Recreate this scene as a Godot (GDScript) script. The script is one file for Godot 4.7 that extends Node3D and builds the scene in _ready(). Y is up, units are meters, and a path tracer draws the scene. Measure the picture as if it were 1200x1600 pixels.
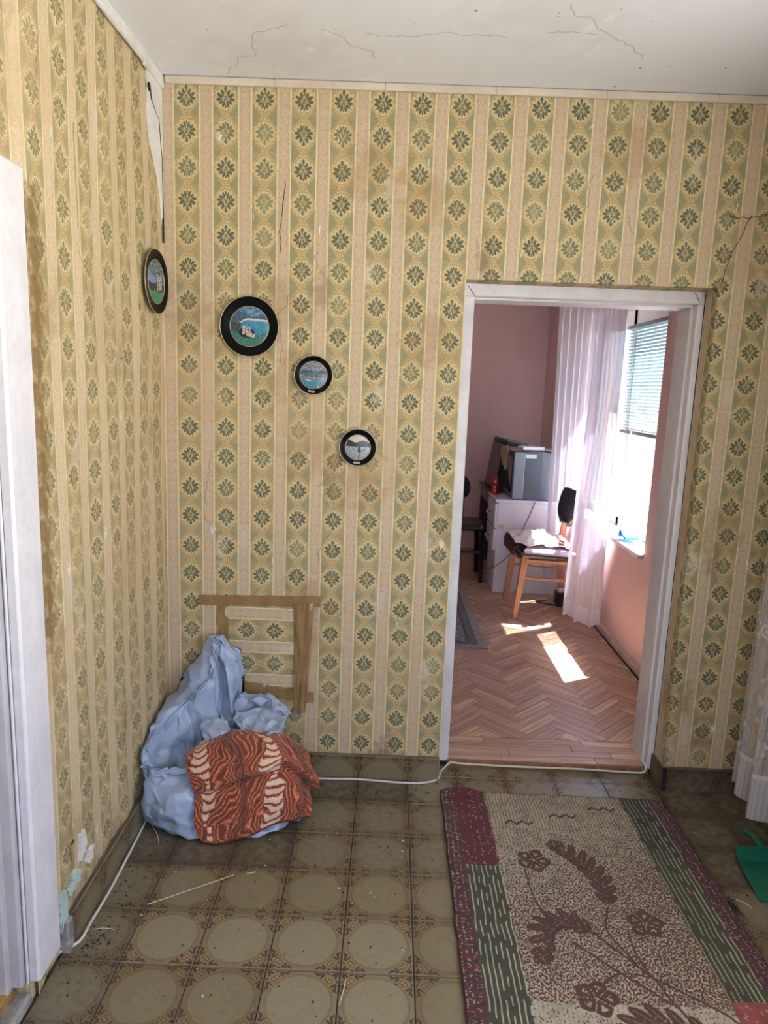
extends Node3D
# An old hallway with patterned wallpaper, a corner with a plastic bag, and a doorway into a pink room.
# x to the right, y up, z towards the viewer; the papered back wall stands at z = 0.015.

const PER := 0.1366      # wallpaper repeat across
const HALF := 0.11375    # wallpaper motif spacing
const PF := 0.03         # level of the parquet in the pink room
var rng := RandomNumberGenerator.new()
var taken := {}
var mats := {}

# ------------------------------------------------------------------ mesh builder
class MB:
	var v := PackedVector3Array()
	var n := PackedVector3Array()
	var t := PackedVector2Array()
	var ix := PackedInt32Array()

	func quad(a: Vector3, b: Vector3, c: Vector3, d: Vector3, out: Vector3, ua := Vector2.ZERO, ub := Vector2.RIGHT, uc := Vector2.ONE, ud := Vector2.DOWN) -> void:
		var nn := (b - a).cross(c - a)
		if nn.length_squared() < 1e-16:
			nn = (c - a).cross(d - a)
		var k := v.size()
		if nn.dot(out) < 0.0:
			nn = -nn
			ix.append_array([k, k + 1, k + 2, k, k + 2, k + 3])
		else:
			ix.append_array([k, k + 2, k + 1, k, k + 3, k + 2])
		nn = nn.normalized()
		v.append_array([a, b, c, d])
		n.append_array([nn, nn, nn, nn])
		t.append_array([ua, ub, uc, ud])

	func tri(a: Vector3, b: Vector3, c: Vector3, out: Vector3, ua := Vector2.ZERO, ub := Vector2.RIGHT, uc := Vector2.ONE) -> void:
		var nn := (b - a).cross(c - a)
		var k := v.size()
		if nn.dot(out) < 0.0:
			nn = -nn
			ix.append_array([k, k + 1, k + 2])
		else:
			ix.append_array([k, k + 2, k + 1])
		nn = nn.normalized()
		v.append_array([a, b, c])
		n.append_array([nn, nn, nn])
		t.append_array([ua, ub, uc])

	static func buv(p: Vector3, s: Vector3, ax: int, m: float) -> Vector2:
		var q := p * m if m > 0.0 else Vector3(p.x / s.x + 0.5, p.y / s.y + 0.5, p.z / s.z + 0.5)
		if ax == 1:
			return Vector2(q.x, q.z)
		if ax == 0:
			return Vector2(q.z, (1.0 - q.y) if m <= 0.0 else -q.y)
		return Vector2(q.x, (1.0 - q.y) if m <= 0.0 else -q.y)

	# a box with chamfered edges; m > 0 gives texture coordinates in m per metre
	func box(xf: Transform3D, s: Vector3, bev := 0.0, m := 0.0) -> MB:
		var h := s * 0.5
		var pt := func(ax: int, sg: Vector3) -> Vector3:
			var p := Vector3(sg.x * h.x, sg.y * h.y, sg.z * h.z)
			for k in 3:
				if k != ax:
					p[k] -= sg[k] * bev
			return p
		for ax in 3:
			var u := (ax + 1) % 3
			var w := (ax + 2) % 3
			for sa in [-1.0, 1.0]:
				var c: Array[Vector3] = []
				for q in [[-1, -1], [1, -1], [1, 1], [-1, 1]]:
					var sg := Vector3.ZERO
					sg[ax] = sa
					sg[u] = q[0]
					sg[w] = q[1]
					c.append(pt.call(ax, sg))
				var o := Vector3.ZERO
				o[ax] = sa
				quad(xf * c[0], xf * c[1], xf * c[2], xf * c[3], xf.basis * o, buv(c[0], s, ax, m), buv(c[1], s, ax, m), buv(c[2], s, ax, m), buv(c[3], s, ax, m))
		if bev > 0.0:
			for ax in 3:
				var u := (ax + 1) % 3
				var w := (ax + 2) % 3
				for su in [-1.0, 1.0]:
					for sw in [-1.0, 1.0]:
						var s0 := Vector3.ZERO
						s0[u] = su
						s0[w] = sw
						var s1 := s0
						s0[ax] = -1.0
						s1[ax] = 1.0
						var a: Vector3 = pt.call(u, s0)
						var b: Vector3 = pt.call(u, s1)
						var c: Vector3 = pt.call(w, s1)
						var d: Vector3 = pt.call(w, s0)
						var o := Vector3.ZERO
						o[u] = su
						o[w] = sw
						quad(xf * a, xf * b, xf * c, xf * d, xf.basis * o, buv(a, s, u, m), buv(b, s, u, m), buv(c, s, u, m), buv(d, s, u, m))
			for sx in [-1.0, 1.0]:
				for sy in [-1.0, 1.0]:
					for sz in [-1.0, 1.0]:
						var sg := Vector3(sx, sy, sz)
						var a: Vector3 = pt.call(0, sg)
						var b: Vector3 = pt.call(1, sg)
						var c: Vector3 = pt.call(2, sg)
						tri(xf * a, xf * b, xf * c, xf.basis * sg, buv(a, s, 0, m), buv(b, s, 0, m), buv(c, s, 0, m))
		return self

	func at(lo: Vector3, hi: Vector3, bev := 0.0, m := 0.0) -> MB:
		return box(Transform3D(Basis(), (lo + hi) * 0.5), hi - lo, bev, m)

	# a bar from a to b with a rectangular section
	func bar(a: Vector3, b: Vector3, w: float, d: float, side := Vector3.UP, bev := 0.0) -> MB:
		var y := (b - a).normalized()
		var x := side.cross(y)
		if x.length() < 1e-4:
			x = Vector3.RIGHT.cross(y)
		x = x.normalized()
		var z := x.cross(y).normalized()
		return box(Transform3D(Basis(x, y, z), (a + b) * 0.5), Vector3(w, (b - a).length(), d), bev)

	# a smooth sheet through rows of points; the front side is (along a row) x (across the rows), or the other with flip
	func grid(p: Array, flip := false, uv := Rect2(0, 0, 1, 1), wrap := false, cu := false) -> MB:
		var r := p.size()
		var c: int = p[0].size()
		var k := v.size()
		var nn := PackedVector3Array()
		nn.resize(r * c)
		for i in r - 1:
			for j in c - 1:
				var f: Vector3 = (p[i][j + 1] - p[i][j]).cross(p[i + 1][j] - p[i][j]) + (p[i][j + 1] - p[i + 1][j + 1]).cross(p[i + 1][j] - p[i + 1][j + 1]) * -1.0
				for q in [i * c + j, i * c + j + 1, i * c + c + j, i * c + c + j + 1]:
					nn[q] += f
		for i in r:
			if cu:
				var s := nn[i * c] + nn[i * c + c - 1]
				nn[i * c] = s
				nn[i * c + c - 1] = s
		if wrap:
			for j in c:
				var s := nn[j] + nn[(r - 1) * c + j]
				nn[j] = s
				nn[(r - 1) * c + j] = s
		for i in r:
			for j in c:
				v.append(p[i][j])
				n.append(nn[i * c + j].normalized() * (-1.0 if flip else 1.0))
				t.append(uv.position + uv.size * Vector2(j / float(c - 1), i / float(r - 1)))
		for i in r - 1:
			for j in c - 1:
				var q := k + i * c + j
				if flip:
					ix.append_array([q, q + 1, q + c, q + 1, q + c + 1, q + c])
				else:
					ix.append_array([q, q + c, q + 1, q + 1, q + c, q + c + 1])
		return self

	# a sheet with thickness and closed edges
	func shell(p: Array, th: float, uv := Rect2(0, 0, 1, 1)) -> MB:
		var probe := MB.new().grid(p)
		var r := p.size()
		var c: int = p[0].size()
		var a := []
		var b := []
		for i in r:
			var ra := PackedVector3Array()
			var rb := PackedVector3Array()
			for j in c:
				var o := probe.n[i * c + j] * th * 0.5
				ra.append(p[i][j] + o)
				rb.append(p[i][j] - o)
			a.append(ra)
			b.append(rb)
		grid(a, false, uv)
		grid(b, true, uv)
		for j in c - 1:
			for i in [0, r - 1]:
				var o: Vector3 = p[i][j] - p[1 if i == 0 else r - 2][j]
				var q := uv.position + uv.size * Vector2(j / float(c - 1), i / float(r - 1))
				quad(a[i][j], a[i][j + 1], b[i][j + 1], b[i][j], o, q, q, q, q)
		for i in r - 1:
			for j in [0, c - 1]:
				var o: Vector3 = p[i][j] - p[i][1 if j == 0 else c - 2]
				var q := uv.position + uv.size * Vector2(j / float(c - 1), i / float(r - 1))
				quad(a[i][j], a[i + 1][j], b[i + 1][j], b[i][j], o, q, q, q, q)
		return self

	func tube(p: Array, rad: float, seg := 8) -> MB:
		var rows := []
		var side := Vector3.UP
		for i in p.size():
			var d: Vector3 = (p[mini(i + 1, p.size() - 1)] - p[maxi(i - 1, 0)]).normalized()
			if i == 0 and absf(d.dot(side)) > 0.9:
				side = Vector3.RIGHT
			side = (side - d * side.dot(d)).normalized()
			var w := d.cross(side)
			var row := PackedVector3Array()
			for j in seg + 1:
				var a := TAU * j / seg
				row.append(p[i] + (side * cos(a) + w * sin(a)) * rad)
			rows.append(row)
		grid(rows, false, Rect2(0, 0, 1, 1), false, true)
		for e in [0, p.size() - 1]:
			var o: Vector3 = p[e] - p[1 if e == 0 else e - 1]
			for j in seg:
				tri(rows[e][j], rows[e][j + 1], p[e], o)
		return self

	# turned shape round the y axis of xf: profile points are (radius, height), from bottom outside to top
	func lathe(xf: Transform3D, prof: Array, seg := 24, flip := true) -> MB:
		var rows := []
		for q in prof:
			var row := PackedVector3Array()
			for j in seg + 1:
				var a := TAU * j / seg
				row.append(xf * Vector3(q.x * cos(a), q.y, q.x * sin(a)))
			rows.append(row)
		return grid(rows, flip, Rect2(0, 0, 1, 1), false, true)

	# flat outline (x, y) pushed out along z from z0 to z1, in the axes of xf
	func prism(xf: Transform3D, poly: PackedVector2Array, z0: float, z1: float, uvs := 1.0) -> MB:
		var tr := Geometry2D.triangulate_polygon(poly)
		for e in [[z1, 1.0], [z0, -1.0]]:
			for i in range(0, tr.size(), 3):
				var a := poly[tr[i]]
				var b := poly[tr[i + 1]]
				var c := poly[tr[i + 2]]
				tri(xf * Vector3(a.x, a.y, e[0]), xf * Vector3(b.x, b.y, e[0]), xf * Vector3(c.x, c.y, e[0]), xf.basis * Vector3(0, 0, e[1]), a * uvs, b * uvs, c * uvs)
		var cw := Geometry2D.is_polygon_clockwise(poly)
		for i in poly.size():
			var a := poly[i]
			var b := poly[(i + 1) % poly.size()]
			var o := Vector3(b.y - a.y, a.x - b.x, 0) * (-1.0 if cw else 1.0)
			quad(xf * Vector3(a.x, a.y, z0), xf * Vector3(b.x, b.y, z0), xf * Vector3(b.x, b.y, z1), xf * Vector3(a.x, a.y, z1), xf.basis * o, a * uvs, b * uvs, b * uvs, a * uvs)
		return self

	func mesh() -> ArrayMesh:
		var arr := []
		arr.resize(Mesh.ARRAY_MAX)
		arr[Mesh.ARRAY_VERTEX] = v
		arr[Mesh.ARRAY_NORMAL] = n
		arr[Mesh.ARRAY_TEX_UV] = t
		arr[Mesh.ARRAY_INDEX] = ix
		var am := ArrayMesh.new()
		am.add_surface_from_arrays(Mesh.PRIMITIVE_TRIANGLES, arr)
		return am

# ------------------------------------------------------------------ scene helpers
func numbered(called: String) -> String:
	if not taken.has(called):
		taken[called] = 0
		return called
	taken[called] += 1
	return "%s_%03d" % [called, taken[called]]

func obj(called: String, what, m: Material, parent: Node = self) -> MeshInstance3D:
	var o := MeshInstance3D.new()
	o.name = numbered(called) if parent == self else called
	o.mesh = what.mesh() if what is MB else what
	o.material_override = m
	parent.add_child(o, true)
	return o

func thing(called: String, label: String, category: String, at := Vector3.ZERO, turn := 0.0, group := "") -> Node3D:
	var o := Node3D.new()
	o.name = numbered(called)
	add_child(o)
	o.position = at
	o.rotation.y = turn
	return tag(o, label, category, group)

func tag(o: Node3D, label: String, category: String, group := "") -> Node3D:
	o.set_meta("label", label)
	o.set_meta("category", category)
	if group:
		o.set_meta("group", group)
	return o

func struct(called: String, what, m: Material, label: String, category: String) -> Node3D:
	var o: Node3D
	if what == null:
		o = Node3D.new()
		o.name = numbered(called)
		add_child(o)
	else:
		o = obj(called, what, m)
	o.set_meta("kind", "structure")
	return tag(o, label, category)

func smooth(p: Array, sub: int) -> Array:     # Catmull-Rom through open points
	var out := []
	for i in p.size() - 1:
		for k in sub:
			out.append(cr(p[maxi(i - 1, 0)], p[i], p[i + 1], p[mini(i + 2, p.size() - 1)], k / float(sub)))
	out.append(p[p.size() - 1])
	return out

func smooth_loop(p: Array, sub: int) -> Array:
	var out := []
	var c := p.size()
	for i in c:
		for k in sub:
			out.append(cr(p[(i + c - 1) % c], p[i], p[(i + 1) % c], p[(i + 2) % c], k / float(sub)))
	out.append(p[0])
	return out

func cr(a: Vector3, b: Vector3, c: Vector3, d: Vector3, f: float) -> Vector3:
	return 0.5 * (2.0 * b + (c - a) * f + (2.0 * a - 5.0 * b + 4.0 * c - d) * f * f + (3.0 * b - a - 3.0 * c + d) * f * f * f)

func smooth_grid(rows: Array, su: int, sv: int, loop := false) -> Array:
	var wide := []
	for r in rows:
		wide.append(smooth_loop(r, su) if loop else smooth(r, su))
	var out := []
	for k in (rows.size() - 1) * sv + 1:
		out.append(PackedVector3Array())
	for j in wide[0].size():
		var col := []
		for r in wide:
			col.append(r[j])
		var s := smooth(col, sv)
		for k in s.size():
			out[k].append(s[k])
	return out

func noise(sd: int, freq: float, oct := 3, kind := FastNoiseLite.TYPE_SIMPLEX_SMOOTH) -> FastNoiseLite:
	var f := FastNoiseLite.new()
	f.seed = sd
	f.frequency = freq
	f.noise_type = kind
	f.fractal_octaves = oct
	return f

func ruffle(p: Array, amp: float, freq: float, sd: int, ridged := 0, squash := Vector3.ONE) -> Array:   # moves a sheet along its normals
	var probe := MB.new().grid(p)
	var f := noise(sd, freq, 2)
	if ridged == 2:
		f.noise_type = FastNoiseLite.TYPE_CELLULAR
		f.cellular_return_type = FastNoiseLite.RETURN_DISTANCE2_SUB
		f.fractal_type = FastNoiseLite.FRACTAL_NONE
		f.cellular_jitter = 1.0
	var c: int = p[0].size()
	var out := []
	for i in p.size():
		var row := PackedVector3Array()
		for j in c:
			var q: Vector3 = p[i][j]
			var d := f.get_noise_3dv(q * squash)
			if ridged == 1:
				d = 0.55 - absf(d) * 2.0
			elif ridged == 2:
				d = 0.5 - clampf((d + 1.0) * 1.4, 0.0, 1.0)
			row.append(q + probe.n[i * c + j] * d * amp)
		out.append(row)
	return out

# ------------------------------------------------------------------ materials and textures
func tex(im: Image) -> ImageTexture:
	return ImageTexture.create_from_image(im)

func mat(key: String, col: Color, rough := 0.7, more := {}) -> StandardMaterial3D:
	if mats.has(key):
		return mats[key]
	var m := StandardMaterial3D.new()
	m.albedo_color = col
	m.roughness = rough
	for k in more:
		m.set(k, more[k])
	mats[key] = m
	return m

func paint(w: int, h: int, fn: Callable, alpha := false) -> Image:
	var im := Image.create(w, h, false, Image.FORMAT_RGBA8 if alpha else Image.FORMAT_RGB8)
	for y in h:
		for x in w:
			im.set_pixel(x, y, fn.call(x, y))
	return im

func mottled(key: String, a: Color, b: Color, rough: float, scale := 2.0, sx := 1.0, more := {}, sd := 5) -> StandardMaterial3D:
	# uneven colour between a and b; sx > 1 draws it out into grain along v
	if mats.has(key):
		return mats[key]
	var f := noise(sd, 0.03, 4)
	var g := noise(sd + 1, 0.25, 2)
	var im := paint(128, 128, func(x: int, y: int):
		var q := TAU * x / 128.0
		var r := TAU * y / 128.0
		var p := Vector3(cos(q) * 20.0 * sx, sin(q) * 20.0 * sx, cos(r) * 20.0)
		var k: float = clampf(0.5 + f.get_noise_3d(p.x, p.y, p.z + sin(r) * 13.0) * 0.9 + g.get_noise_3d(p.x, p.y, p.z) * 0.35, 0, 1)
		return a.lerp(b, k))
	var m := mat(key, Color.WHITE, rough, {"albedo_texture": tex(im), "uv1_triplanar": true, "uv1_scale": Vector3.ONE * scale})
	for k in more:
		m.set(k, more[k])
	return m

func ell(px: float, py: float, cx: float, cy: float, rx: float, ry: float, ang := 0.0) -> float:   # > 0 inside
	var dx := px - cx
	var dy := py - cy
	var c := cos(ang)
	var s := sin(ang)
	var a := (dx * c + dy * s) / rx
	var b := (dy * c - dx * s) / ry
	return 1.0 - sqrt(a * a + b * b)

# one printed motif with half its vines; tone 0 fresh .. 1 faded, green = how green the ground is
func motif(up: bool, tone: float, green: float, tan_wall: bool, sd: int) -> Image:
	var w := 104
	var h := 85
	var stripe := Color8(188, 164, 134)
	var stripe2 := Color8(200, 178, 154)
	var line := Color8(220, 208, 168)
	var ground := Color8(168, 150, 112).lerp(Color8(148, 142, 106), green)
	var ochre := Color8(176, 154, 110)
	var vine := Color8(186, 148, 92)
	var vine2 := Color8(200, 180, 136)
	var halo := Color8(204, 188, 144)
	var leaf := Color8(76, 80, 60).lerp(Color8(138, 136, 102), tone)
	if tan_wall:
		stripe = Color8(202, 178, 142)
		stripe2 = Color8(212, 190, 158)
		line = Color8(224, 208, 166)
		ground = Color8(176, 154, 112).lerp(Color8(162, 150, 110), green)
		ochre = Color8(182, 156, 112)
		vine = Color8(194, 162, 112)
		vine2 = Color8(208, 186, 138)
		halo = Color8(212, 194, 150)
		leaf = Color8(108, 102, 72).lerp(Color8(164, 146, 104), tone)
	var f := noise(sd, 0.09, 3)
	var fine := noise(sd + 7, 0.35, 2)
	return paint(w, h, func(ix: int, iy: int):
		var u: float = (ix + 0.5) / w * 136.6 - 68.3
		var y: float = 56.9 - (iy + 0.5) / h * 113.75
		var au := absf(u)
		var nz := f.get_noise_2d(ix, iy)
		var fz := fine.get_noise_2d(ix, iy)
		var c := ground
		if au > 44.0:
			var d := au - 44.0
			if d < 2.7 or (d > 4.6 and d < 6.2):
				c = line
			elif d <= 4.6:
				c = stripe.darkened(0.12)
			else:
				c = stripe
				var yy := fposmod(y + 56.9, 37.9) - 18.95
				var e := 68.3 - au
				var rr := Vector2(e, yy * 0.8).length()
				if (rr < 15.0 and sin(rr * 1.25 + fz * 1.5) > 0.0) or (e < 5.0 and absf(yy) > 12.0 and sin(yy * 1.6) > 0.2):
					c = stripe2
		else:
			var vy := (y if up else -y) / 1.08
			var env := 12.0 + 34.0 * pow(cos(clampf(y / 113.75 * PI, -1.57, 1.57)), 1.5)
			if au < env:
				c = ground.lerp(ochre, 0.6)
				var s := sin(au * 0.55 + absf(y) * 0.28 + nz * 3.0) * sin(au * 0.30 - absf(y) * 0.42 + nz * 2.0)
				if s > 0.38:
					c = vine
				elif s < -0.38:
					c = vine2
				if au > env - 2.4:
					c = vine2.lerp(vine, 0.35 + 0.4 * sin(y * 0.5))
			elif (au < env + 5.0 and sin(y * 0.9 + au * 0.4) > 0.15) or (au < env + 13.0 and sin(y * 0.8 + au * 0.9) * sin(y * 0.5 - au * 0.7) > 0.55):
				c = vine.lerp(ground, 0.35)
			var ax := au / 1.1
			var ang := atan2(vy + 2.0, ax)
			var rad := Vector2(ax * 1.12, vy + 2.0).length()
			var edge := 38.5 - 4.5 * absf(sin(ang * 6.0)) + (4.0 if ang > 1.25 else 0.0) - (2.0 if ang < -1.2 else 0.0)
			if rad < edge:
				c = halo if sin(ang * 26.0 + rad * 0.8) > -0.35 else ochre
				if rad < edge - 6.5:
					c = ochre.lerp(halo, 0.22)
			var g := ell(ax, vy, 0, 25, 4.6, 9.5)
			g = maxf(g, ell(ax, vy, 9.5, 14.5, 4.2, 9.0, -0.45))
			g = maxf(g, ell(ax, vy, 19.5, 5.5, 5.0, 10.0, -0.8))
			g = maxf(g, ell(ax, vy, 22.5, -6.5, 8.0, 5.2, 0.15))
			g = maxf(g, ell(ax, vy, 15.0, -15.5, 8.5, 4.0, -0.85))
			g = maxf(g, ell(ax, vy, 6.5, -21.5, 3.8, 9.0, 0.25))
			g = maxf(g, ell(ax, vy, 0, -27.0, 3.0, 6.0))
			if ell(ax, vy, 0, -3, 21.0, 18) > 0.0 and sin(ax * 1.15 + 0.6) * cos(vy * 0.55 + ax * 0.35) > -0.42:
				g = maxf(g, 0.4)
			if ell(ax, vy, 7.0, -2.0, 2.4, 9.5, 0.35) > 0.0 or ell(ax, vy, 0, 8, 3.4, 5.5) > 0.15 or ell(ax, vy, 0, -13, 2.2, 5) > 0.1:
				g = -1.0
			if g > -0.42 and g <= 0.02 and g > -0.9:
				c = halo
			if g > 0.02:
				c = leaf.lerp(ochre, clampf(tone * 0.35 + fz * 0.5, 0, 0.6))
				if sin(ang * 22.0 + rad * 0.5) > 0.75 and g < 0.75:
					c = c.lerp(halo, 0.5)
		c = c.lightened(0.06 * nz) if nz > 0 else c.darkened(-0.10 * nz)
		return c)

func soft_blot(sz: int, col: Color, most: float, sd: int, stretch := 1.0) -> Image:   # a ragged stain with alpha
	var f := noise(sd, 4.0 / sz, 4)
	return paint(sz, sz, func(x: int, y: int):
		var d := Vector2((x - sz * 0.5) * stretch, y - sz * 0.5).length() / (sz * 0.5)
		var k: float = clampf((1.0 - d) * 1.5 + f.get_noise_2d(x, y) * 1.1 - 0.25, 0, 1)
		return Color(col.r, col.g, col.b, k * most * clampf((1.0 - d) * 5.0, 0, 1)), true)

func scribble(im: Image, x: float, y: float, ang: float, steps: int, col: Color, wob := 0.35, wide := 1) -> void:
	var a := ang
	for k in steps:
		a = lerpf(a, ang, 0.12) + rng.randf_range(-wob, wob)
		x += cos(a)
		y += sin(a)
		for q in wide:
			var px := int(x) + q
			var py := int(y)
			if px >= 0 and py >= 0 and px < im.get_width() and py < im.get_height():
				im.set_pixel(px, py, im.get_pixel(px, py).lerp(col, col.a))

func wallpaper(cols: int, tan_wall: bool, sd: int) -> Image:
	var kinds := []
	for up in [true, false]:
		var row := []
		for tone in ([0.0, 0.12, 0.35, 0.65] if not tan_wall else [0.2, 0.45, 0.65, 0.95]):
			for green in [0.2, 1.0]:
				row.append(motif(up, tone, green, tan_wall, sd + row.size()))
		kinds.append(row)
	var im := Image.create(104 * cols, 85 * 24, false, Image.FORMAT_RGBA8)
	for i in cols:
		for r in 24:
			var q := rng.randf()
			var tone := 0 if q < 0.45 else (1 if q < 0.75 else (2 if q < 0.93 else 3))
			var greener := clampf(0.75 - r / 24.0 * 0.7 + i / float(cols) * 0.45, 0.1, 0.95)
			var g := 1 if rng.randf() < greener else 0
			var src: Image = kinds[r % 2][tone * 2 + g]
			src.convert(Image.FORMAT_RGBA8)
			im.blit_rect(src, Rect2i(0, 0, 104, 85), Vector2i(i * 104, r * 85))
	var browns := [soft_blot(256, Color8(150, 116, 76), 0.30, sd + 31), soft_blot(160, Color8(112, 84, 58), 0.30, sd + 32, 2.0), soft_blot(320, Color8(186, 160, 120), 0.40, sd + 33)]
	var pale := [soft_blot(128, Color8(214, 200, 190), 0.45, sd + 34, 2.4), soft_blot(40, Color8(226, 222, 212), 0.9, sd + 35, 1.6)]
	for k in cols * 3:
		var s: Image = browns[rng.randi() % 3]
		im.blend_rect(s, Rect2i(0, 0, s.get_width(), s.get_height()), Vector2i(rng.randi_range(-100, im.get_width()), rng.randi_range(300 if k % 3 else -100, im.get_height())))
	for k in cols * 2:
		var s: Image = pale[0 if k % 3 else 1]
		im.blend_rect(s, Rect2i(0, 0, s.get_width(), s.get_height()), Vector2i(rng.randi_range(0, im.get_width()), rng.randi_range(0, im.get_height())))
	for k in cols:      # grime along the skirting, fine cracks
		var s: Image = browns[1]
		im.blend_rect(s, Rect2i(0, 0, 160, 160), Vector2i(rng.randi_range(-60, im.get_width()), 1800 + rng.randi_range(-30, 60)))
		scribble(im, rng.randi_range(0, im.get_width()), rng.randi_range(100, 1700), 1.57 + rng.randf_range(-0.5, 0.5), rng.randi_range(50, 200), Color(0.25, 0.2, 0.13, 0.75))
	for k in cols * 3:
		scribble(im, rng.randi_range(0, im.get_width()), rng.randi_range(0, 2000), 1.57 + rng.randf_range(-0.2, 0.2), rng.randi_range(6, 22), Color(0.93, 0.92, 0.9, 0.9), 0.2, 2)
	if tan_wall:
		var grime := soft_blot(130, Color8(120, 92, 52), 0.75, sd + 71, 1.5)
		for k in 13:
			im.blend_rect(grime, Rect2i(0, 0, 130, 130), Vector2i(640 + rng.randi_range(-6, 10), 440 + k * 62))
	if tan_wall:      # a long split in the paper, nail holes
		scribble(im, 516, 298, 1.60, 190, Color(0.2, 0.16, 0.12, 0.9), 0.08, 2)
		for q in [[180, 596, 5, 14], [292, 731, 10, 3], [120, 700, 3, 30], [640, 1734, 14, 8], [655, 1750, 6, 24]]:
			im.fill_rect(Rect2i(q[0], q[1], q[2], q[3]), Color8(52, 40, 30))
	im.convert(Image.FORMAT_RGB8)
	return im

func floor_print(dirt: float, sd: int) -> Image:  # a higher value mottles and darkens the print and adds specks
	var f := noise(sd, 0.02, 4)
	var g := noise(sd + 3, 0.12, 3)
	return paint(256, 256, func(ix: int, iy: int):
		var x: float = (ix + 0.5) / 1.28 - 100.0
		var y: float = (iy + 0.5) / 1.28 - 100.0
		var r := Vector2(x, y).length()
		var nz := f.get_noise_2d(ix, iy)
		var gz := g.get_noise_2d(ix, iy)
		var c := Color8(142, 134, 108)
		if r > 88.0:
			c = Color8(134, 121, 98)
		if absf(r - 88.0) < 1.0 or absf(r - 84.5) < 0.7:
			c = Color8(118, 90, 50)
		var a := 100.0 - absf(x)
		var b := 100.0 - absf(y)
		if b > a:
			var q := a
			a = b
			b = q
		if r > 90.0:
			var k := ell(a, b, 13, 8, 10, 3.4, 0.5)
			k = maxf(k, ell(a, b, 52, 9, 13, 3.2, 0.30))
			k = maxf(k, ell(a, b, 45, 15, 10, 2.8, 0.85))
			k = maxf(k, ell(a, b, 62, 6, 8, 2.4, -0.4))
			k = maxf(k, ell(a, b, 30, 6, 6, 2.4, -0.3))
			if k > 0.0:
				c = Color8(78, 60, 42)
			if absf(ell(a, b, 31, 24, 8, 7, 0.6) - 0.25) < 0.22:
				c = Color8(112, 84, 52)
			elif ell(a, b, 31, 24, 8, 7, 0.6) > 0.4:
				c = Color8(172, 136, 84)
		c = c.darkened(0.10 * absf(nz))
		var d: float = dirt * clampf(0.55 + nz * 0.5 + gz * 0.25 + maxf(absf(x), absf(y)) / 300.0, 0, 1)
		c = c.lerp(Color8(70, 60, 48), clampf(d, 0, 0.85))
		if gz > 0.66 - dirt * 0.12:
			c = c.lerp(Color8(48, 40, 32), 0.8)
		return c)

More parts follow.
